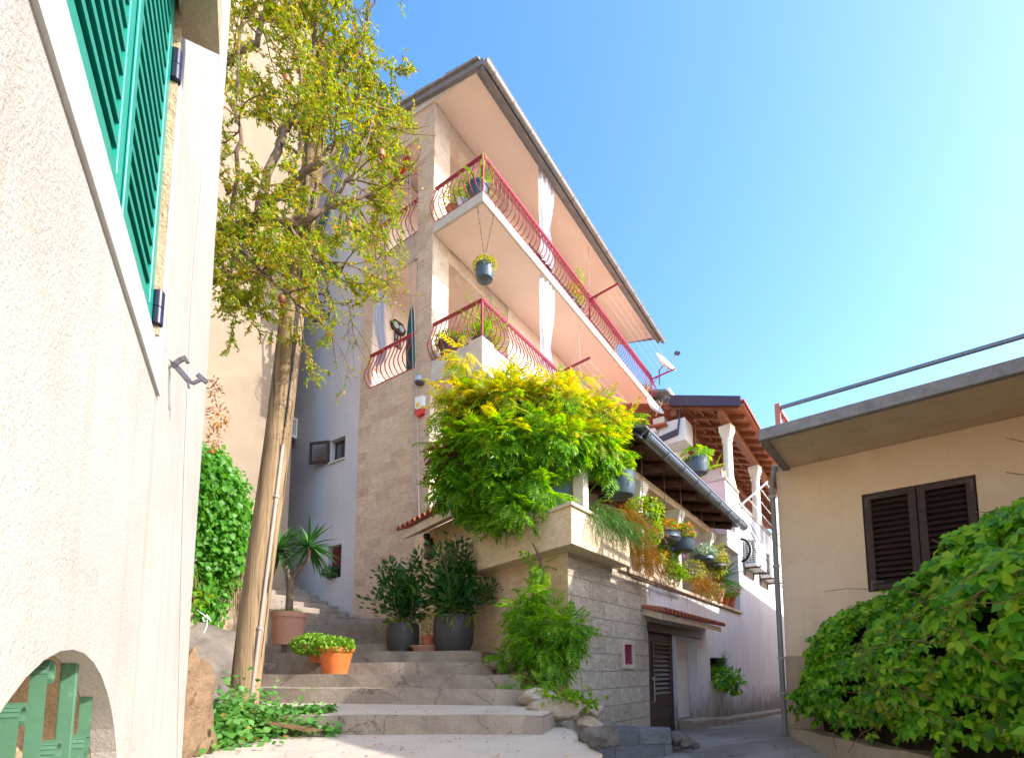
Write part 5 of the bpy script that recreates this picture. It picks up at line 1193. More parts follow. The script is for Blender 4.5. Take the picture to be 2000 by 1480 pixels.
for tip in ((-1.72, 5.0, 1.2), (-1.5, 4.5, 1.04), (-1.75, 4.85, 1.2)):
    b0 = V((-2.3, 4.6, 1.15)); 
    for _ in range(150): t = random.random() ** .8; p = b0.lerp(V(tip), t); P.append((p.x + random.gauss(0, .03), p.y + random.gauss(0, .05 * (1.2 - t)), p.z + abs(random.gauss(0, .035)))); Dv.append(rd()); tn.append(0.0)
leaves('foliage', M['ground_ivy'], gi, P, Dv, np.tile((.2, -.35, .9), (len(P), 1)) + rdir(len(P)) * .4, rng.uniform(.04, .075, len(P)), TROUND, tn)
m = MB()
for i in range(30): a_ = random.uniform(-.5, 1.2); m.tube([V((-2.5, 4.4, 1.1)), V((-2.3 + .3 * math.cos(a_), 4.4 + .2 * math.sin(a_), 1.15)), V((-2.2 + .6 * math.cos(a_), 4.45 + .3 * math.sin(a_), 1.08))], .004, 4)
m.build('stems', M['twig'], gi)
m = MB()
def lw(x, y): return atY(x, y, 4.1)
m.tube([lw(384, 1190), lw(398, 1200), lw(412, 1212), lw(404, 1200), lw(396, 1206), lw(399, 1214), lw(405, 1209), lw(404, 1222), lw(398, 1236)], .0045, 5)
tag(m.build('loose_wire', M['whitemetal'], None, True), 'curl of loose white wire by the edge of the cream house', 'wire')
dw = thing('dry_weeds', atY(428, 800, 4.8), 'tuft of dry orange weeds at the far edge of the cream wall', 'weeds'); bush('foliage', dw, M['dryleaf'], [E_(420, 760, 4.8, .06, .12), E_(428, 815, 4.8, .09, .14), E_(418, 860, 4.8, .06, .12)], 260, (.03, .06), TLONG)
dw = thing('wall_sprig', atY(398, 1165, 4.0), 'small lime green sprig growing from the foot of the cream wall', 'weeds'); bush('foliage', dw, M['bright'], [E_(398, 1168, 4.0, .035, .05)], 22, (.05, .08), TL)
# leaf litter
P = []
for _ in range(420):
    if random.random() < .55: x, y = random.uniform(-2.3, .5), random.uniform(2.2, 5.6); z = 1.192 if y > 4.7 else 1.03
    else: x = random.uniform(1.2, 6.5); y = random.uniform(3.5, 14); z = street_z(x, y) + .022
    P.append((x, y, z))
tag(leaves('fallen_leaves', M['dryleaf'], None, P, rdir(len(P)) * (1, 1, .15), np.tile((0, 0, 1.), (len(P), 1)) + rdir(len(P)) * .3, rng.uniform(.015, .045, len(P)), TL), kind='stuff')
# ---------------------------------------------------------------- wisteria over the terrace corner
ws = thing('wisteria', up(meet(L, 0, WF, 0), 3.3), 'large wisteria turning yellow on top, spilling over the terrace corner and trough', 'climbing plant')
ell = [E_(915, 800, 7.8, .3, .3), E_(985, 795, 7.6, .45, .34), E_(1075, 800, 7.7, .5, .36), E_(1150, 825, 8.0, .42, .36), E_(1205, 840, 8.4, .22, .2), E_(910, 870, 7.7, .36, .36), E_(985, 870, 7.3, .46, .36), E_(1075, 865, 7.3, .48, .34), E_(1150, 875, 7.7, .38, .3), E_(905, 945, 7.7, .3, .26), E_(965, 945, 7.3, .26, .22), E_(930, 985, 7.9, .2, .18), E_(1040, 940, 7.1, .2, .16), E_(1000, 985, 7.0, .12, .1), E_(1185, 880, 7.9, .2, .18), E_(868, 955, 7.9, .16, .14), E_(960, 1005, 7.5, .12, .1), E_(925, 735, 7.7, .1, .12), E_(900, 705, 7.8, .06, .08), E_(1130, 752, 7.9, .12, .08), E_(1000, 755, 7.7, .25, .14), E_(1060, 965, 7.0, .14, .1), E_(890, 905, 7.7, .28, .3)]
zt = np.array([c[2] for c, r in ell])
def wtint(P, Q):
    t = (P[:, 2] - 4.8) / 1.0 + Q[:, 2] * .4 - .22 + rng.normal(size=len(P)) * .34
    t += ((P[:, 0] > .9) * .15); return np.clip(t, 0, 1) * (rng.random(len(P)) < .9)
def wkeep(p):   # nothing inside the house wall, bed or the gallery roof
    return np.ones(len(p), bool)
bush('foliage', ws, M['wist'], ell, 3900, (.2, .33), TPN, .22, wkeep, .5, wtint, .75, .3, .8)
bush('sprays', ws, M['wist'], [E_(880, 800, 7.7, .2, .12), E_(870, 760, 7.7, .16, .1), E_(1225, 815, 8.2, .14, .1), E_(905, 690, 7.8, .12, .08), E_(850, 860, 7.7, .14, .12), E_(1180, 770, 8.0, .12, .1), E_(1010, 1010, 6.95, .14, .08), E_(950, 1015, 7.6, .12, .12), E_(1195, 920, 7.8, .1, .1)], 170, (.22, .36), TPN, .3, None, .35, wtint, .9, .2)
P, Q = shell([(c, tuple(x * .75 for x in r)) for c, r in ell], 700, .3)
leaves('inner_foliage', M['wistdark'], ws, P, rdir(len(P)) + np.array((0, 0, -.5)), rdir(len(P)) + np.array((0, 0, .6)), rng.uniform(.24, .34, len(P)), TPN, None, False)
m = MB()
for pts in ([(1000, 1040, 7.2), (1015, 960, 7.4), (1050, 880, 7.5), (1110, 830, 7.7)], [(1005, 1040, 7.2), (985, 960, 7.5), (960, 880, 7.6), (930, 800, 7.6), (910, 720, 7.7)], [(920, 1040, 7.9), (915, 960, 7.8), (940, 880, 7.7)], [(1050, 880, 7.5), (1000, 820, 7.5), (960, 780, 7.5)]): m.tube([atY(*p) for p in pts], [.05 - .01 * i for i in range(len(pts))], 8)
for k in range(26):
    x, y = random.uniform(880, 1180), random.uniform(790, 930); p = atY(x, y, 7.5); d = V((random.gauss(0, .2), -.3, random.gauss(-.1, .15))); m.tube([p, p + d * .5 + V((0, 0, .03)), p + d], .005, 4)
m.build('stems', M['bark'], ws)
w2 = thing('wisteria', V((.3, 6.9, 1.3)), 'smaller green wisteria climbing the sandstone corner beside the steps', 'climbing plant')
ell2 = [E_(1055, 1110, 6.8, .06, .1), E_(1045, 1160, 6.75, .13, .14), E_(1020, 1195, 6.75, .16, .14), E_(1085, 1220, 6.55, .2, .16), E_(1115, 1225, 6.5, .15, .12), E_(1055, 1260, 6.55, .2, .18), E_(1080, 1295, 6.45, .12, .1), E_(1115, 1255, 6.45, .1, .1), E_(1020, 1240, 6.65, .12, .12)]
bush('foliage', w2, M['wistdark'], ell2, 620, (.17, .28), TPN, .25, None, .55, None, .8, .3)
m = MB(); m.tube([atY(1050, 1345, 6.5), atY(1045, 1280, 6.6), atY(1060, 1200, 6.8), atY(1055, 1090, 7.0), atY(1040, 1060, 7.0)], [.035, .03, .025, .02, .012], 7); m.build('stems', M['bark'], w2)
# ---------------------------------------------------------------- potted plants on the stair
def tub(name, c, r, h, label, mat, cat='plant pot', grp=None, prof=None, soil=True, yr=1.0):
    t = thing(name, c, label, cat, grp); c = V(c); pr = prof or [(.78, 0), (.96, .3), (1.0, .62), (.97, .9), (.93, 1.0), (.84, 1.0), (.8, .86)]
    m = MB(); m.lathe(c, [(a * r, z * h) for a, z in pr], 28); m.build('pot', M[mat], t, True)
    if soil: m = MB(); m.lathe(c, [(.02, h * .88), (r * .82, h * .87)], 16, None, 1, False); m.build('soil', M['soil'], t)
    return t
FL = [(.7, 0), (.98, .82), (1.06, .84), (1.08, .98), (1.02, 1.0), (.94, 1.0), (.9, .85)]
def laurel(c, r, h, label, pts, n, seed):
    t = tub('potted_laurel', c, r, h, label, 'greypot', 'potted shrub', 'laurels in grey pots'); c = V(c); random.seed(seed); P, D = [], []; m = MB()
    for ang, reach, zt in pts:
        p0 = c + V((random.gauss(0, .08), random.gauss(0, .08), h * .85)); p1 = c + V((math.cos(ang) * reach, math.sin(ang) * reach, zt)); mid = p0.lerp(p1, .5) + V((random.gauss(0, .06), random.gauss(0, .06), .05))
        path = [p0, p0.lerp(mid, .5), mid, mid.lerp(p1, .5), p1]; m.tube(path, [.014, .012, .01, .007, .004], 5)
        for s_ in range(int(n * 1.7)):
            tt = .2 + .8 * random.random() ** .7; k = min(3, int(tt * 4)); q = path[k].lerp(path[k + 1], tt * 4 - k); off = V((random.gauss(0, .09), random.gauss(0, .09), random.gauss(0, .08))); P.append(npv(q + off)); D.append(npv(off.normalized() + V((0, 0, .5)) + (p1 - p0).normalized() * .4))
    leaves('foliage', M['laurel'], t, P, D, rdir(len(P)) * .8 + np.array((0, 0, .7)), rng.uniform(.08, .14, len(P)), T_leaf(.4, .08, .12)); m.build('stems', M['bark'], t); return t
rs = random.Random(4)
l1 = laurel((-1.86, 8.75, 1.84), .28, .52, 'slimmer laurel with upright shoots in the left grey pot on the steps', [(rs.uniform(-2.0, 2.9), rs.uniform(.12, .5), rs.uniform(.9, 1.72)) for _ in range(17)] + [(3.2, .5, .95), (3.0, .42, 1.45), (.2, .3, 1.7)], 44, 1)
l2 = laurel((-.95, 8.35, 1.84), .33, .62, 'bushy dark green laurel in the largest grey pot beside the sandstone wall', [(rs.uniform(0, 6.28), rs.uniform(.1, .55), rs.uniform(.9, 1.7)) for _ in range(26)] + [(1.5, .25, 1.95), (1.2, .3, 1.85), (0, .62, 1.0), (.1, .7, 1.15)], 52, 2)
random.seed(5)
strands('trailing_plant', l1, M['yellowgreen'], [V((-1.86 + .2 * math.cos(k), 8.75 + .2 * math.sin(k), 2.36)) for k in range(7)], 26, .3, (0, -.3, .2), 1.6, .035, TS)
strands('trailing_plant', l2, M['yellowgreen'], [V((-.95 + .25 * math.cos(k), 8.35 + .25 * math.sin(k), 2.44)) for k in range(3, 7)], 30, .32, (-.2, -.4, .2), 1.8, .035, TS)
t = tub('terracotta_bowl', (-1.42, 8.45, 1.845), .24, .13, 'shallow terracotta bowl on the steps between the two grey pots', 'palepot', 'plant pot', None, FL)
t = tub('terracotta_pot', (-1.38, 8.6, 1.87), .13, .28, 'small terracotta pot of yellow green stems standing between the laurels', 'terra', 'plant pot', None, FL)
bush('foliage', t, M['yellowgreen'], [((-1.38, 8.6, 2.36), (.16, .14, .26))], 420, (.03, .055), TS)
def sedum(t, c, r, h, n, mat='sedum'):
    c = V(c); bush('foliage', t, M[mat], [((c.x, c.y, c.z), (r, r, h)), ((c.x - r * .5, c.y - .05, c.z - .02), (r * .6, r * .5, h * .8)), ((c.x + r * .5, c.y - .06, c.z), (r * .6, r * .5, h * .8))], n, (.035, .055), TROUND, .3, None, -.3)
t = tub('orange_pot', (-2.39, 7.0, 1.525), .225, .36, 'bright orange pot of sedum standing on a stone step', 'orange', 'plant pot', 'orange sedum pots', FL); sedum(t, (-2.42, 6.98, 1.90), .27, .12, 1000)
t = tub('orange_pot', (-2.80, 7.55, 1.685), .22, .27, 'weathered terracotta pot of spreading sedum behind the bright orange pot', 'terra', 'plant pot', 'orange sedum pots', FL); sedum(t, (-2.85, 7.45, 1.94), .31, .15, 1100)
c = V((-4.12, 9.45, 2.03)); t = thing('square_planter', c, 'big faded terracotta planter holding the forked yucca beside the pole', 'planter'); fr = Frame(c.x, c.y, 70)
m = MB(); q = [(.24, 0), (.27, .5), (.285, .5), (.285, .6), (.25, .6), (.245, .5)]
m.lathe(c, [(a * 1.08, z) for a, z in q], 32); m.build('pot', M['palepot'], t, True)
m = MB(); m.lathe(c, [(.02, .55), (.26, .54)], 16, None, 1, False); m.build('soil', M['soil'], t)
bush('ground_cover', t, M['bright'], [((c.x, c.y, c.z + .6), (.27, .27, .07))], 420, (.03, .05), TS)
m = MB(); fork = c + V((.0, 0, 1.25)); hd = atY(604, 1068, 9.4); hd2 = atY(545, 1075, 9.5)
m.tube([c + V((0, 0, .5)), c + V((.0, 0, .9)), fork], [.075, .065, .06], 10); m.tube([fork - V((0, 0, .06)), fork + V((.2, -.02, .2)), fork.lerp(hd, .6) + V((.1, 0, -.05)), hd], [.05, .04, .035, .04], 9); m.tube([fork - V((0, 0, .06)), fork + V((-.12, 0, .3)), hd2], [.045, .035, .035], 9); m.build('trunk', M['bark'], t, True)
for k, h_ in enumerate((hd, hd2)): rosette('leaf_head', t, M['yucca'], h_, 70, .62, T_blade(.055, .25), -.75, 1.0, .015)
# plants in the sills, trough, niche
t = tub('window_plant', H.W(.05, 3.35, 3.955), .12, .12, 'small round dark green plant on the lower window sill of the grey wall', 'greypot', 'plant', None, FL); c = H.W(-.02, 3.42, 4.1); bush('foliage', t, M['laurel'], [((c.x, c.y, c.z), (.26, .26, .16))], 420, (.05, .08), TL)
strands('succulent_leaves', tr, M['bright'], [V((.48 + .2 * math.cos(k), 5.28 + .1 * math.sin(k), 1.31)) for k in range(8)] + [V((.74, 5.3, 1.26))] * 3, 90, .12, (.1, -.3, .1), 1.0, .035, TROUND, 4)
fn_ = thing('fern', (-.05, 6.75, 1.75), 'low feathery fern growing on the tan stone block by the steps', 'fern'); bush('foliage', fn_, M['wistdark'], [((-.05, 6.75, 1.77), (.25, .1, .05))], 60, (.12, .2), TPN)
fn_ = thing('fern', (.3, 6.3, 1.35), 'low green fern at the foot of the climbing wisteria', 'fern'); bush('foliage', fn_, M['wistdark'], [((.3, 6.0, 1.42), (.2, .1, .05)), ((.1, 6.1, 1.4), (.12, .08, .05))], 50, (.12, .2), TPN)
na = L.W(7.5, .0, 1.35); t = tub('niche_planter', L.W(7.5, .1, 1.305), .14, .16, 'leafy plant spilling out of the square hole in the white wall', 'palepot', 'plant', None, FL); bush('foliage', t, M['creeper'], [((na.x, na.y, 1.42), (.5, .5, .2)), tuple([tuple(L.W(8.0, -.15, 1.2)), (.3, .3, .24)]), tuple([tuple(L.W(7.0, -.12, 1.3)), (.25, .25, .15)])], 560, (.1, .17), TL, .3, None, .4)
strands('rosemary', t, M['rosemary'], [L.W(7.75, .05, 1.5)], 40, .55, (0, 0, 1.5), .1, .05, TNEEDLE, 8, None, .004, .25)
# trailing plants of the trough and gallery ledge
rt = [L.W(.2 + .13 * k, -.22, 3.76) for k in range(9)]
t = thing('trailing_rosemary', L.W(.7, -.2, 3.72), 'trailing grey green rosemary hanging over the sunny end of the stone trough', 'plant'); strands('foliage', t, M['rosemary'], rt, 230, .55, tuple(-L.w * .5), 2.0, .05, TNEEDLE, 10)
t = thing('trailing_plant', WF.W(.9, .25, 3.72), 'thin green strands hanging from the shaded side of the stone trough', 'plant'); strands('foliage', t, M['rosemary'], [WF.W(.75 + .1 * k, .27, 3.74) for k in range(4)], 22, .4, tuple(WF.w * .5), 2.4, .04, TNEEDLE, 8)
t = thing('coral_plant', L.W(2.2, -.1, 3.9), 'large weeping orange tipped coral plant between the trough and the gallery columns', 'plant')
strands('foliage', t, M['coral'], [L.W(1.6 + .12 * k, -.05 + .03 * (k % 3), 4.15 - .09 * k + .1 * (k % 2)) for k in range(10)], 330, .75, tuple(-L.w * .35), 2.3, .05, TNEEDLE, 10, M['coral'], .003)
t = thing('coral_plant', L.W(5.6, -.1, 3.4), 'weeping coral plant spilling over the ledge at the far gallery columns', 'plant')
strands('foliage', t, M['coral'], [L.W(5.2 + .17 * k, -.05, 3.5 + .06 * (k % 3)) for k in range(9)], 170, .6, tuple(-L.w * .4), 2.2, .055, TNEEDLE, 9, M['coral'], .003)
bush('bright_leaves', t, M['yellowgreen'], [(tuple(L.W(5.3, -.05, 3.75)), (.35, .35, .25)), (tuple(L.W(6.6, -.05, 3.45)), (.35, .35, .2))], 520, (.05, .08), TL)
def hang(c, r, h, label, potmat, fmat, fr_, n, size, tpl=None, chain=1.0, name='hanging_pot', fz=.1, frz=None, grp='hanging pots under the gallery roof', extra=None):
    t = tub(name, c, r, h, label, potmat, 'hanging pot', grp, [(.5, 0), (.86, .12), (1.0, .45), (.94, .85), (1.0, 1.0), (.92, 1.0), (.85, .85)]); c = V(c)
    m = MB()
    for k in range(3): a_ = k * 2.09; m.tube([c + V((r * .95 * math.cos(a_), r * .95 * math.sin(a_), h)), c + V((0, 0, h + min(.4, chain * .5)))], .006, 4)
    for k in range(int(chain / .05)): m.lathe(c + V((0, 0, h + min(.4, chain * .5) + .05 * k)), [(.004, 0), (.011, .012), (.011, .03), (.004, .042)], 5)
    m.build('chain', M['rust'], t)
    bush('foliage', t, M[fmat], [((c.x, c.y, c.z + h + fz), (fr_, fr_, frz or fr_ * .6))] + (extra or []), n, size, tpl or TL)
    return t
hang(L.W(1.45, -.15, 4.32), .24, .42, 'large dented blue grey kettle pot hanging beside the wisteria', 'bluepot', 'bright', .24, 420, (.05, .08), TROUND, .4, fz=.14)
hang(L.W(2.25, -.2, 4.02), .16, .22, 'blue pot almost covered by a round cushion of bright green leaves', 'bluepot', 'bright', .36, 1100, (.04, .065), TROUND, .8, fz=.06, frz=.26, extra=[(tuple(L.W(2.65, -.2, 4.05)), (.2, .2, .25))])
hang(L.W(3.35, -.2, 3.96), .27, .2, 'wide blue grey pan hanging with green and orange geraniums', 'bluepot', 'mixedleaf', .26, 380, (.05, .08), TROUND, .95, fz=.1)
hang(L.W(4.15, -.25, 3.92), .24, .27, 'dark blue pot with orange tipped leaves hanging before the third column', 'bluepot', 'mixedleaf', .27, 420, (.05, .09), TROUND, .9, fz=.14)
hang(L.W(5.75, -.2, 3.98), .25, .16, 'shallow bowl of silvery leaves hanging beyond the third column', 'bluepot', 'palegreen', .28, 420, (.06, .1), TROUND, .95, fz=.08)
hang(L.W(6.75, -.2, 3.98), .26, .14, 'shallow bowl of grassy green leaves hanging by the last column', 'greypot', 'yellowgreen', .28, 420, (.08, .14), TLONG, .9, fz=.1, frz=.4)
hang(up(H.W(.35, -1.3, 0), 10.33), .21, .36, 'blue grey pot with yellow green leaves hanging high under the upper balcony', 'bluepot', 'yellowgreen', .26, 520, (.04, .065), TROUND, .05, fz=.02, frz=.16, grp='hanging pots on the houses')
hp_ = COL.objects[-1]
while hp_.parent: hp_ = hp_.parent
m = MB(); c_ = H.W(.35, -1.3, 10.33)
for q_ in (H.W(.02, -1.3, 12.15), H.W(.45, -1.53, 12.15)):
    for k in range(24):
        t_ = k / 23; e_ = (c_ + V((0, 0, .55))).lerp(q_, t_); f_ = (c_ + V((0, 0, .55))).lerp(q_, t_ + .03); m.tube([e_, f_], .014 if k % 2 else .009, 5)
m.build('long_chain', M['rust'], hp_)
hang(L.W(8.8, .75, 7.18), .33, .5, 'blue pot with a few green leaves hanging under the tiled porch roof', 'bluepot', 'bright', .42, 90, (.14, .22), TROUND, 1.1, fz=.12, grp='hanging pots on the houses')
# ledge planters and yucca
t = thing('stone_planter', L.W(3.9, -.05, 3.27), 'pale stone ledge planter with trailing bright leaves between two columns', 'planter'); m = MB(); m.fbox(L, 3.05, 4.55, -.05, .28, 3.275, 3.62); m.build('trough', M['ledge'], t, bevel=.02)
strands('trailing_plant', t, M['bright'], [L.W(3.7 + .1 * k, -.03, 3.63) for k in range(8)], 90, .35, tuple(-L.w * .5), 1.8, .05, TROUND, 6); bush('flowers', t, M['mixedleaf'], [(tuple(L.W(3.3, .05, 3.75)), (.28, .28, .16))], 300, (.05, .09), TL)
rosette('strap_leaves', t, M['yucca'], L.W(3.75, .1, 3.65), 26, .5, T_blade(.04, .3), .1, 1, .04)
t = thing('purple_petunia', L.W(4.3, .05, 3.6), 'tall thin leafed plant with purple flowers between the columns', 'plant'); strands('foliage', t, M['bright'], [L.W(4.15, .05, 3.6)], 26, .95, (0, 0, 1.4), .3, .11, TLONG, 9, None, .005, .3); P = [tuple(L.W(4.1 + random.uniform(-.2, .5), -.15, 3.9 + random.uniform(0, .55))) for _ in range(20)]; leaves('flowers', M['flower'], t, P, rdir(20), rdir(20), .06, TROUND)
t = tub('potted_yucca', L.W(7.45, .0, 3.275), .2, .3, 'spiky green yucca in a pot at the far end of the ledge', 'palepot', 'potted plant', None, FL); rosette('leaf_head', t, M['yucca'], L.W(7.5, -.05, 3.85), 75, .75, T_blade(.045, .3), -.3, 1, .03)
t = tub('terracotta_pot', L.W(8.8, -.0, 3.275), .16, .28, 'terracotta pot with orange blooms at the very end of the ledge', 'terra', 'potted plant', None, FL); bush('foliage', t, M['mixedleaf'], [(tuple(L.W(8.6, -.05, 3.75)), (.3, .3, .2))], 260, (.07, .11), TL)
t = tub('orange_pot', L.W(8.35, .05, 3.275), .15, .22, 'small orange pot standing between the yucca and the orange blooms', 'orange', 'potted plant', None, FL); bush('foliage', t, M['bright'], [(tuple(L.W(8.2, 0, 3.6)), (.22, .22, .12))], 140, (.06, .1), TL)
# upper balcony plants
t = tub('balcony_pot', H.W(.22, -1.2, 12.2), .24, .42, 'blue grey pot of spiky leaves at the corner of the upper balcony', 'bluepot', 'potted plant', 'pots on the balconies', FL); rosette('leaf_head', t, M['bright'], H.W(.22, -1.2, 12.62), 60, .5, T_blade(.035, .35), -.1, 1, .05)
t = tub('balcony_pot', H.W(.22, -.45, 12.2), .17, .3, 'orange pot of feathery leaves near the pillar on the upper balcony', 'terra', 'potted plant', 'pots on the balconies', FL); bush('foliage', t, M['bright'], [(tuple(H.W(.2, -.45, 12.75)), (.26, .26, .35))], 300, (.06, .1), TLONG)
t = tub('balcony_pot', H.W(.22, -.72, 12.2), .13, .34, 'small white pot between the two pots on the upper balcony', 'whitemetal', 'potted plant', 'pots on the balconies', FL); bush('foliage', t, M['bright'], [(tuple(H.W(.2, -.72, 12.65)), (.15, .15, .2))], 120, (.06, .1), TLONG)
t = tub('balcony_pot', H.W(.2, -.42, 8.71), .27, .36, 'dark pot with a round bright green cushion on the lower balcony', 'greypot', 'potted plant', 'pots on the balconies', FL); bush('foliage', t, M['bright'], [(tuple(H.W(.17, -.42, 9.13)), (.36, .36, .17))], 620, (.04, .065), TROUND)
t = tub('balcony_pot', H.W(.45, -1.15, 8.71), .22, .3, 'pot with a tall spiky plant at the corner of the lower balcony', 'greypot', 'potted plant', 'pots on the balconies', FL); rosette('leaf_head', t, M['bright'], H.W(.45, -1.15, 9.2), 95, .62, T_blade(.03, .25), -.3, 1, .12); rosette('lower_leaves', t, M['yellowgreen'], H.W(.7, -1.35, 8.95), 50, .4, T_blade(.035, .5), -.3, 1, .1)
t = tub('balcony_pot', H.W(5.0, -1.3, 12.2), .16, .3, 'conical bright shrub in a dark pot by the middle post of the upper balcony', 'greypot', 'potted shrub', 'pots on the balconies', FL); c = H.W(5.0, -1.3, 0); bush('foliage', t, M['bright'], [((c.x, c.y, 13.0), (.22, .22, .4)), ((c.x, c.y, 13.5), (.17, .17, .4))], 520, (.05, .08), TS)
t = tub('balcony_pot', H.W(4.5, -1.25, 12.2), .2, .3, 'yellowish leafy plant beside the conical shrub on the upper balcony', 'greypot', 'potted plant', 'pots on the balconies', FL); bush('foliage', t, M['mixedleaf'], [(tuple(H.W(4.5, -1.3, 12.75)), (.3, .3, .25))], 220, (.06, .1), TL)
t = tub('balcony_pot', H.W(10.4, -1.3, 12.2), .18, .25, 'small reddish plant at the far end of the upper balcony', 'terra', 'potted plant', 'pots on the balconies', FL); bush('foliage', t, M['mixedleaf'], [(tuple(H.W(10.4, -1.35, 12.5)), (.3, .3, .15))], 160, (.08, .12), TLONG)
P = L.W(9.05, .55, 7.3); rosette('leaf_head', next(o for o in COL.objects if o.name == 'trough_pot'), M['bright'], P, 46, .62, T_blade(.04, .6), -.1, 1, .1)
# dark red leaved shrub by the arched door
t = thing('red_leaved_shrub', (-1.35, 8.6, 3.6), 'rust brown leaved shrub poking out left of the wisteria', 'shrub'); bush('foliage', t, M['redleaf'], [E_(857, 890, 7.9, .22, .2), E_(850, 930, 7.9, .16, .14), E_(885, 905, 7.6, .2, .2)], 130, (.12, .2), TL, .4); m = MB(); m.tube([atY(900, 1020, 8.3), atY(880, 950, 8.1), atY(855, 890, 7.9)], .012, 5); m.build('stems', M['bark'], t)
# ---------------------------------------------------------------- creeper hedge on the low wall
hg = thing('creeper_hedge', (4.1, 5, .8), 'dense green creeper hedge tumbling over the low wall below the brown shutters', 'hedge')
def htop(y): return 2.05 + .30 * (6.9 - y) + .08 * math.sin(y * 3.1) + .05 * math.sin(y * 7.3)
def hface(y, z):
    t = (z - .7) / max(.2, htop(y) - .7); return 3.80 + .06 * math.sin(y * 2.7 + z * 3) + .07 * math.sin(z * 5 + y * 1.7) + .10 * math.cos(y * 5.1 - z * 2.2) - .12 * math.sin(math.pi * min(1, t))
P, Dv, Nv, tn = [], [], [], []
while len(P) < 4600:
    y = random.uniform(2.6, 7.05); r_ = random.random(); T = htop(y) * (1 if y < 6.6 else 1 - .35 * ((y - 6.6) / .45) ** 2)
    if r_ < .76:
        z = random.uniform(1.02 if random.random() < .9 else .84, T); dep = abs(random.gauss(0, .07)); curve = .55 * max(0, (z - T + .5) / .5) ** 2.2
        x = hface(y, z) + .07 + curve + dep - (.1 if random.random() < .04 else 0); nx = (-1, -.12, .45 + curve)
    else:
        u_ = random.random(); x = 3.95 + u_ * .9; z = T + .08 * math.sin(x * 6) - abs(random.gauss(0, .06)) + .12 * u_; nx = (-.35, -.25, 1)
    if y > 6.85: nx = (nx[0], nx[1] + .8, nx[2])
    g = math.sin(y * 6.3 + z * 4.1) * math.sin(z * 5.7 - y * 3.3)
    if g < -.48 and random.random() < .85: continue
    P.append((x, y, z)); Nv.append(tuple(a + random.gauss(0, .32) for a in nx)); Dv.append((random.gauss(-.35, .3), random.gauss(-.05, .55), random.gauss(-.75, .4))); tn.append(max(0, min(1, random.gauss(.05, .25))) if random.random() < .3 else 0.0)
leaves('foliage', M['creeper'], hg, P, Dv, Nv, rng.uniform(.06, .105, len(P)) * (1.65 - .12 * (np.array(P)[:, 1] - 2.6)), TP5, tn)
m = MB(); n = 34; vs = []
for i in range(n + 1):
    y = 2.5 + 4.4 * i / n; T = htop(y) - .22 - (.3 if i > n - 2 else 0)
    vs += [(4.12, y, .72), (4.06 + .05 * math.sin(y * 4), y, (T + .7) / 2), (4.3, y, T), (4.85, y, T + .05), (4.85, y, .72)]
m.add(vs, [(i * 5 + k, i * 5 + k + 1, i * 5 + k + 6, i * 5 + k + 5) for i in range(n) for k in range(4)] + [(4, 3, 2, 1, 0), tuple(n * 5 + k for k in range(5))]); m.build('dark_stem_backing', M['soil'], hg)  # dark backing for the stems; its colour stands for shade between leaves
m = MB()
for k in range(70):
    y = random.uniform(2.9, 6.1); z = random.uniform(.9, htop(y) - .45); p = V((hface(y, z) - .02, y, z)); d = V((random.gauss(-.1, .2), random.gauss(0, .5), random.gauss(-.1, .35))); q = p + d * .5; q.x = hface(q.y, q.z) - .06; m.tube([p + V((.06, 0, 0)), p.lerp(q, .5) + V((-.05, 0, .02)), q], .0045, 4)
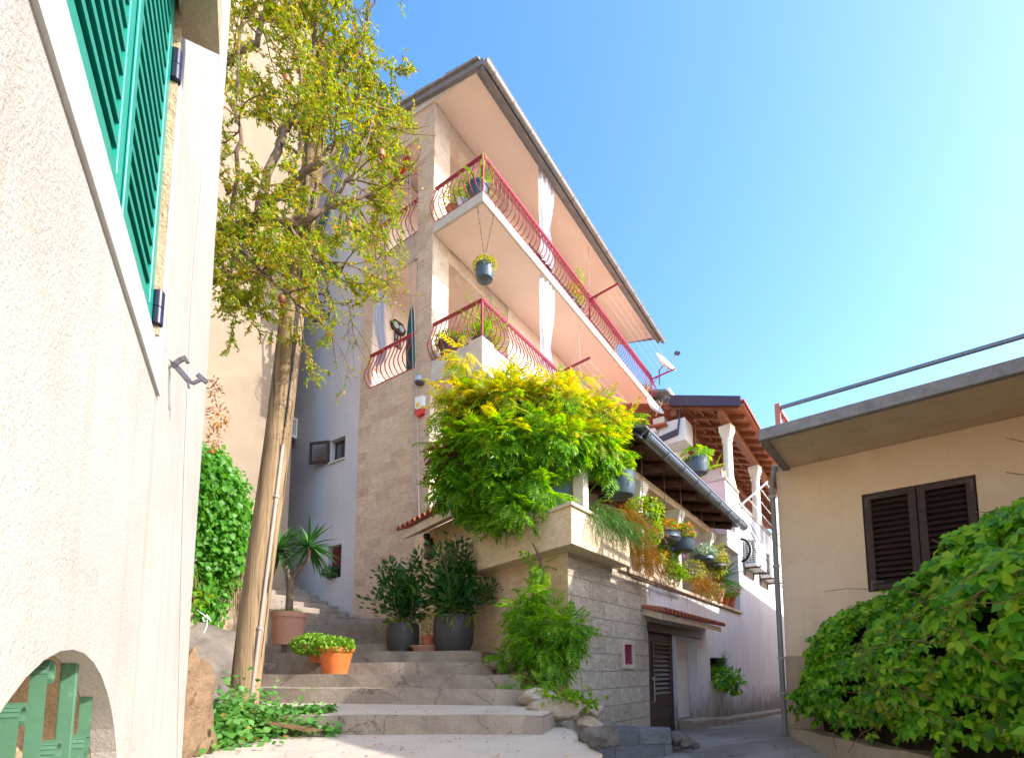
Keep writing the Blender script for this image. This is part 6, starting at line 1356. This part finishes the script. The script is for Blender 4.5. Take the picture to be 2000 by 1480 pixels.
for x, y, x2, y2, Y in ((1880, 1100, 1820, 1052, 4.6), (2060, 885, 1965, 855, 4.1), (1700, 1150, 1610, 1155, 5.2), (2060, 945, 1965, 922, 4.1), (1980, 1010, 1905, 1000, 4.3)):
    a_, b_ = atY(x, y, Y), atY(x2, y2, Y); m.tube([a_, a_.lerp(b_, .5) + V((0, 0, .02)), b_], .004, 4)
m.build('stems', M['twig'], hg)
# ---------------------------------------------------------------- light, sky, camera
w = bpy.data.worlds.new('World'); S.world = w; w.use_nodes = True; nt = w.node_tree
sky = nt.nodes.new('ShaderNodeTexSky'); sky.sky_type = 'NISHITA'; sky.sun_disc = False
sky.sun_elevation = math.radians(SUN_EL); sky.sun_rotation = math.radians(SUN_AZ); sky.air_density = 1.0; sky.dust_density = 1.9; sky.ozone_density = 2.0; sky.altitude = 0
bg = nt.nodes['Background']; bg.inputs['Strength'].default_value = .15; hs = nt.nodes.new('ShaderNodeHueSaturation'); hs.inputs['Hue'].default_value = .5; hs.inputs['Saturation'].default_value = 1.27; nt.links.new(sky.outputs[0], hs.inputs['Color']); nt.links.new(hs.outputs[0], bg.inputs[0])
sd = bpy.data.lights.new('sun', 'SUN'); sd.energy = 2.0; sd.angle = math.radians(.5); sd.color = (1, .955, .89)
so = bpy.data.objects.new('sun', sd); COL.objects.link(so)
az, el = math.radians(SUN_AZ), math.radians(SUN_EL)
d = V((math.sin(az) * math.cos(el), math.cos(az) * math.cos(el), math.sin(el))); so.rotation_euler = (-d).to_track_quat('-Z', 'Y').to_euler(); so.location = d * 60
cd = bpy.data.cameras.new('camera'); cam = bpy.data.objects.new('camera', cd); COL.objects.link(cam)
cam.location = CAM; cam.rotation_euler = (math.radians(90) + TH, 0, 0)
cd.sensor_width = 36; cd.lens = F / 2000 * 36; cd.shift_y = (PY - 740) / 2000; cd.shift_x = 0; cd.clip_start = .03; cd.clip_end = 4000
S.camera = cam; S.render.resolution_x = 1024; S.render.resolution_y = 757
vs_ = S.view_settings; vs_.view_transform = 'Standard'; vs_.look = 'None'; vs_.exposure = 1.82; vs_.gamma = 1; vs_.use_curve_mapping = False
S.cycles.max_bounces = 8; S.cycles.diffuse_bounces = 5; S.cycles.transparent_max_bounces = 8; S.cycles.use_denoising = True
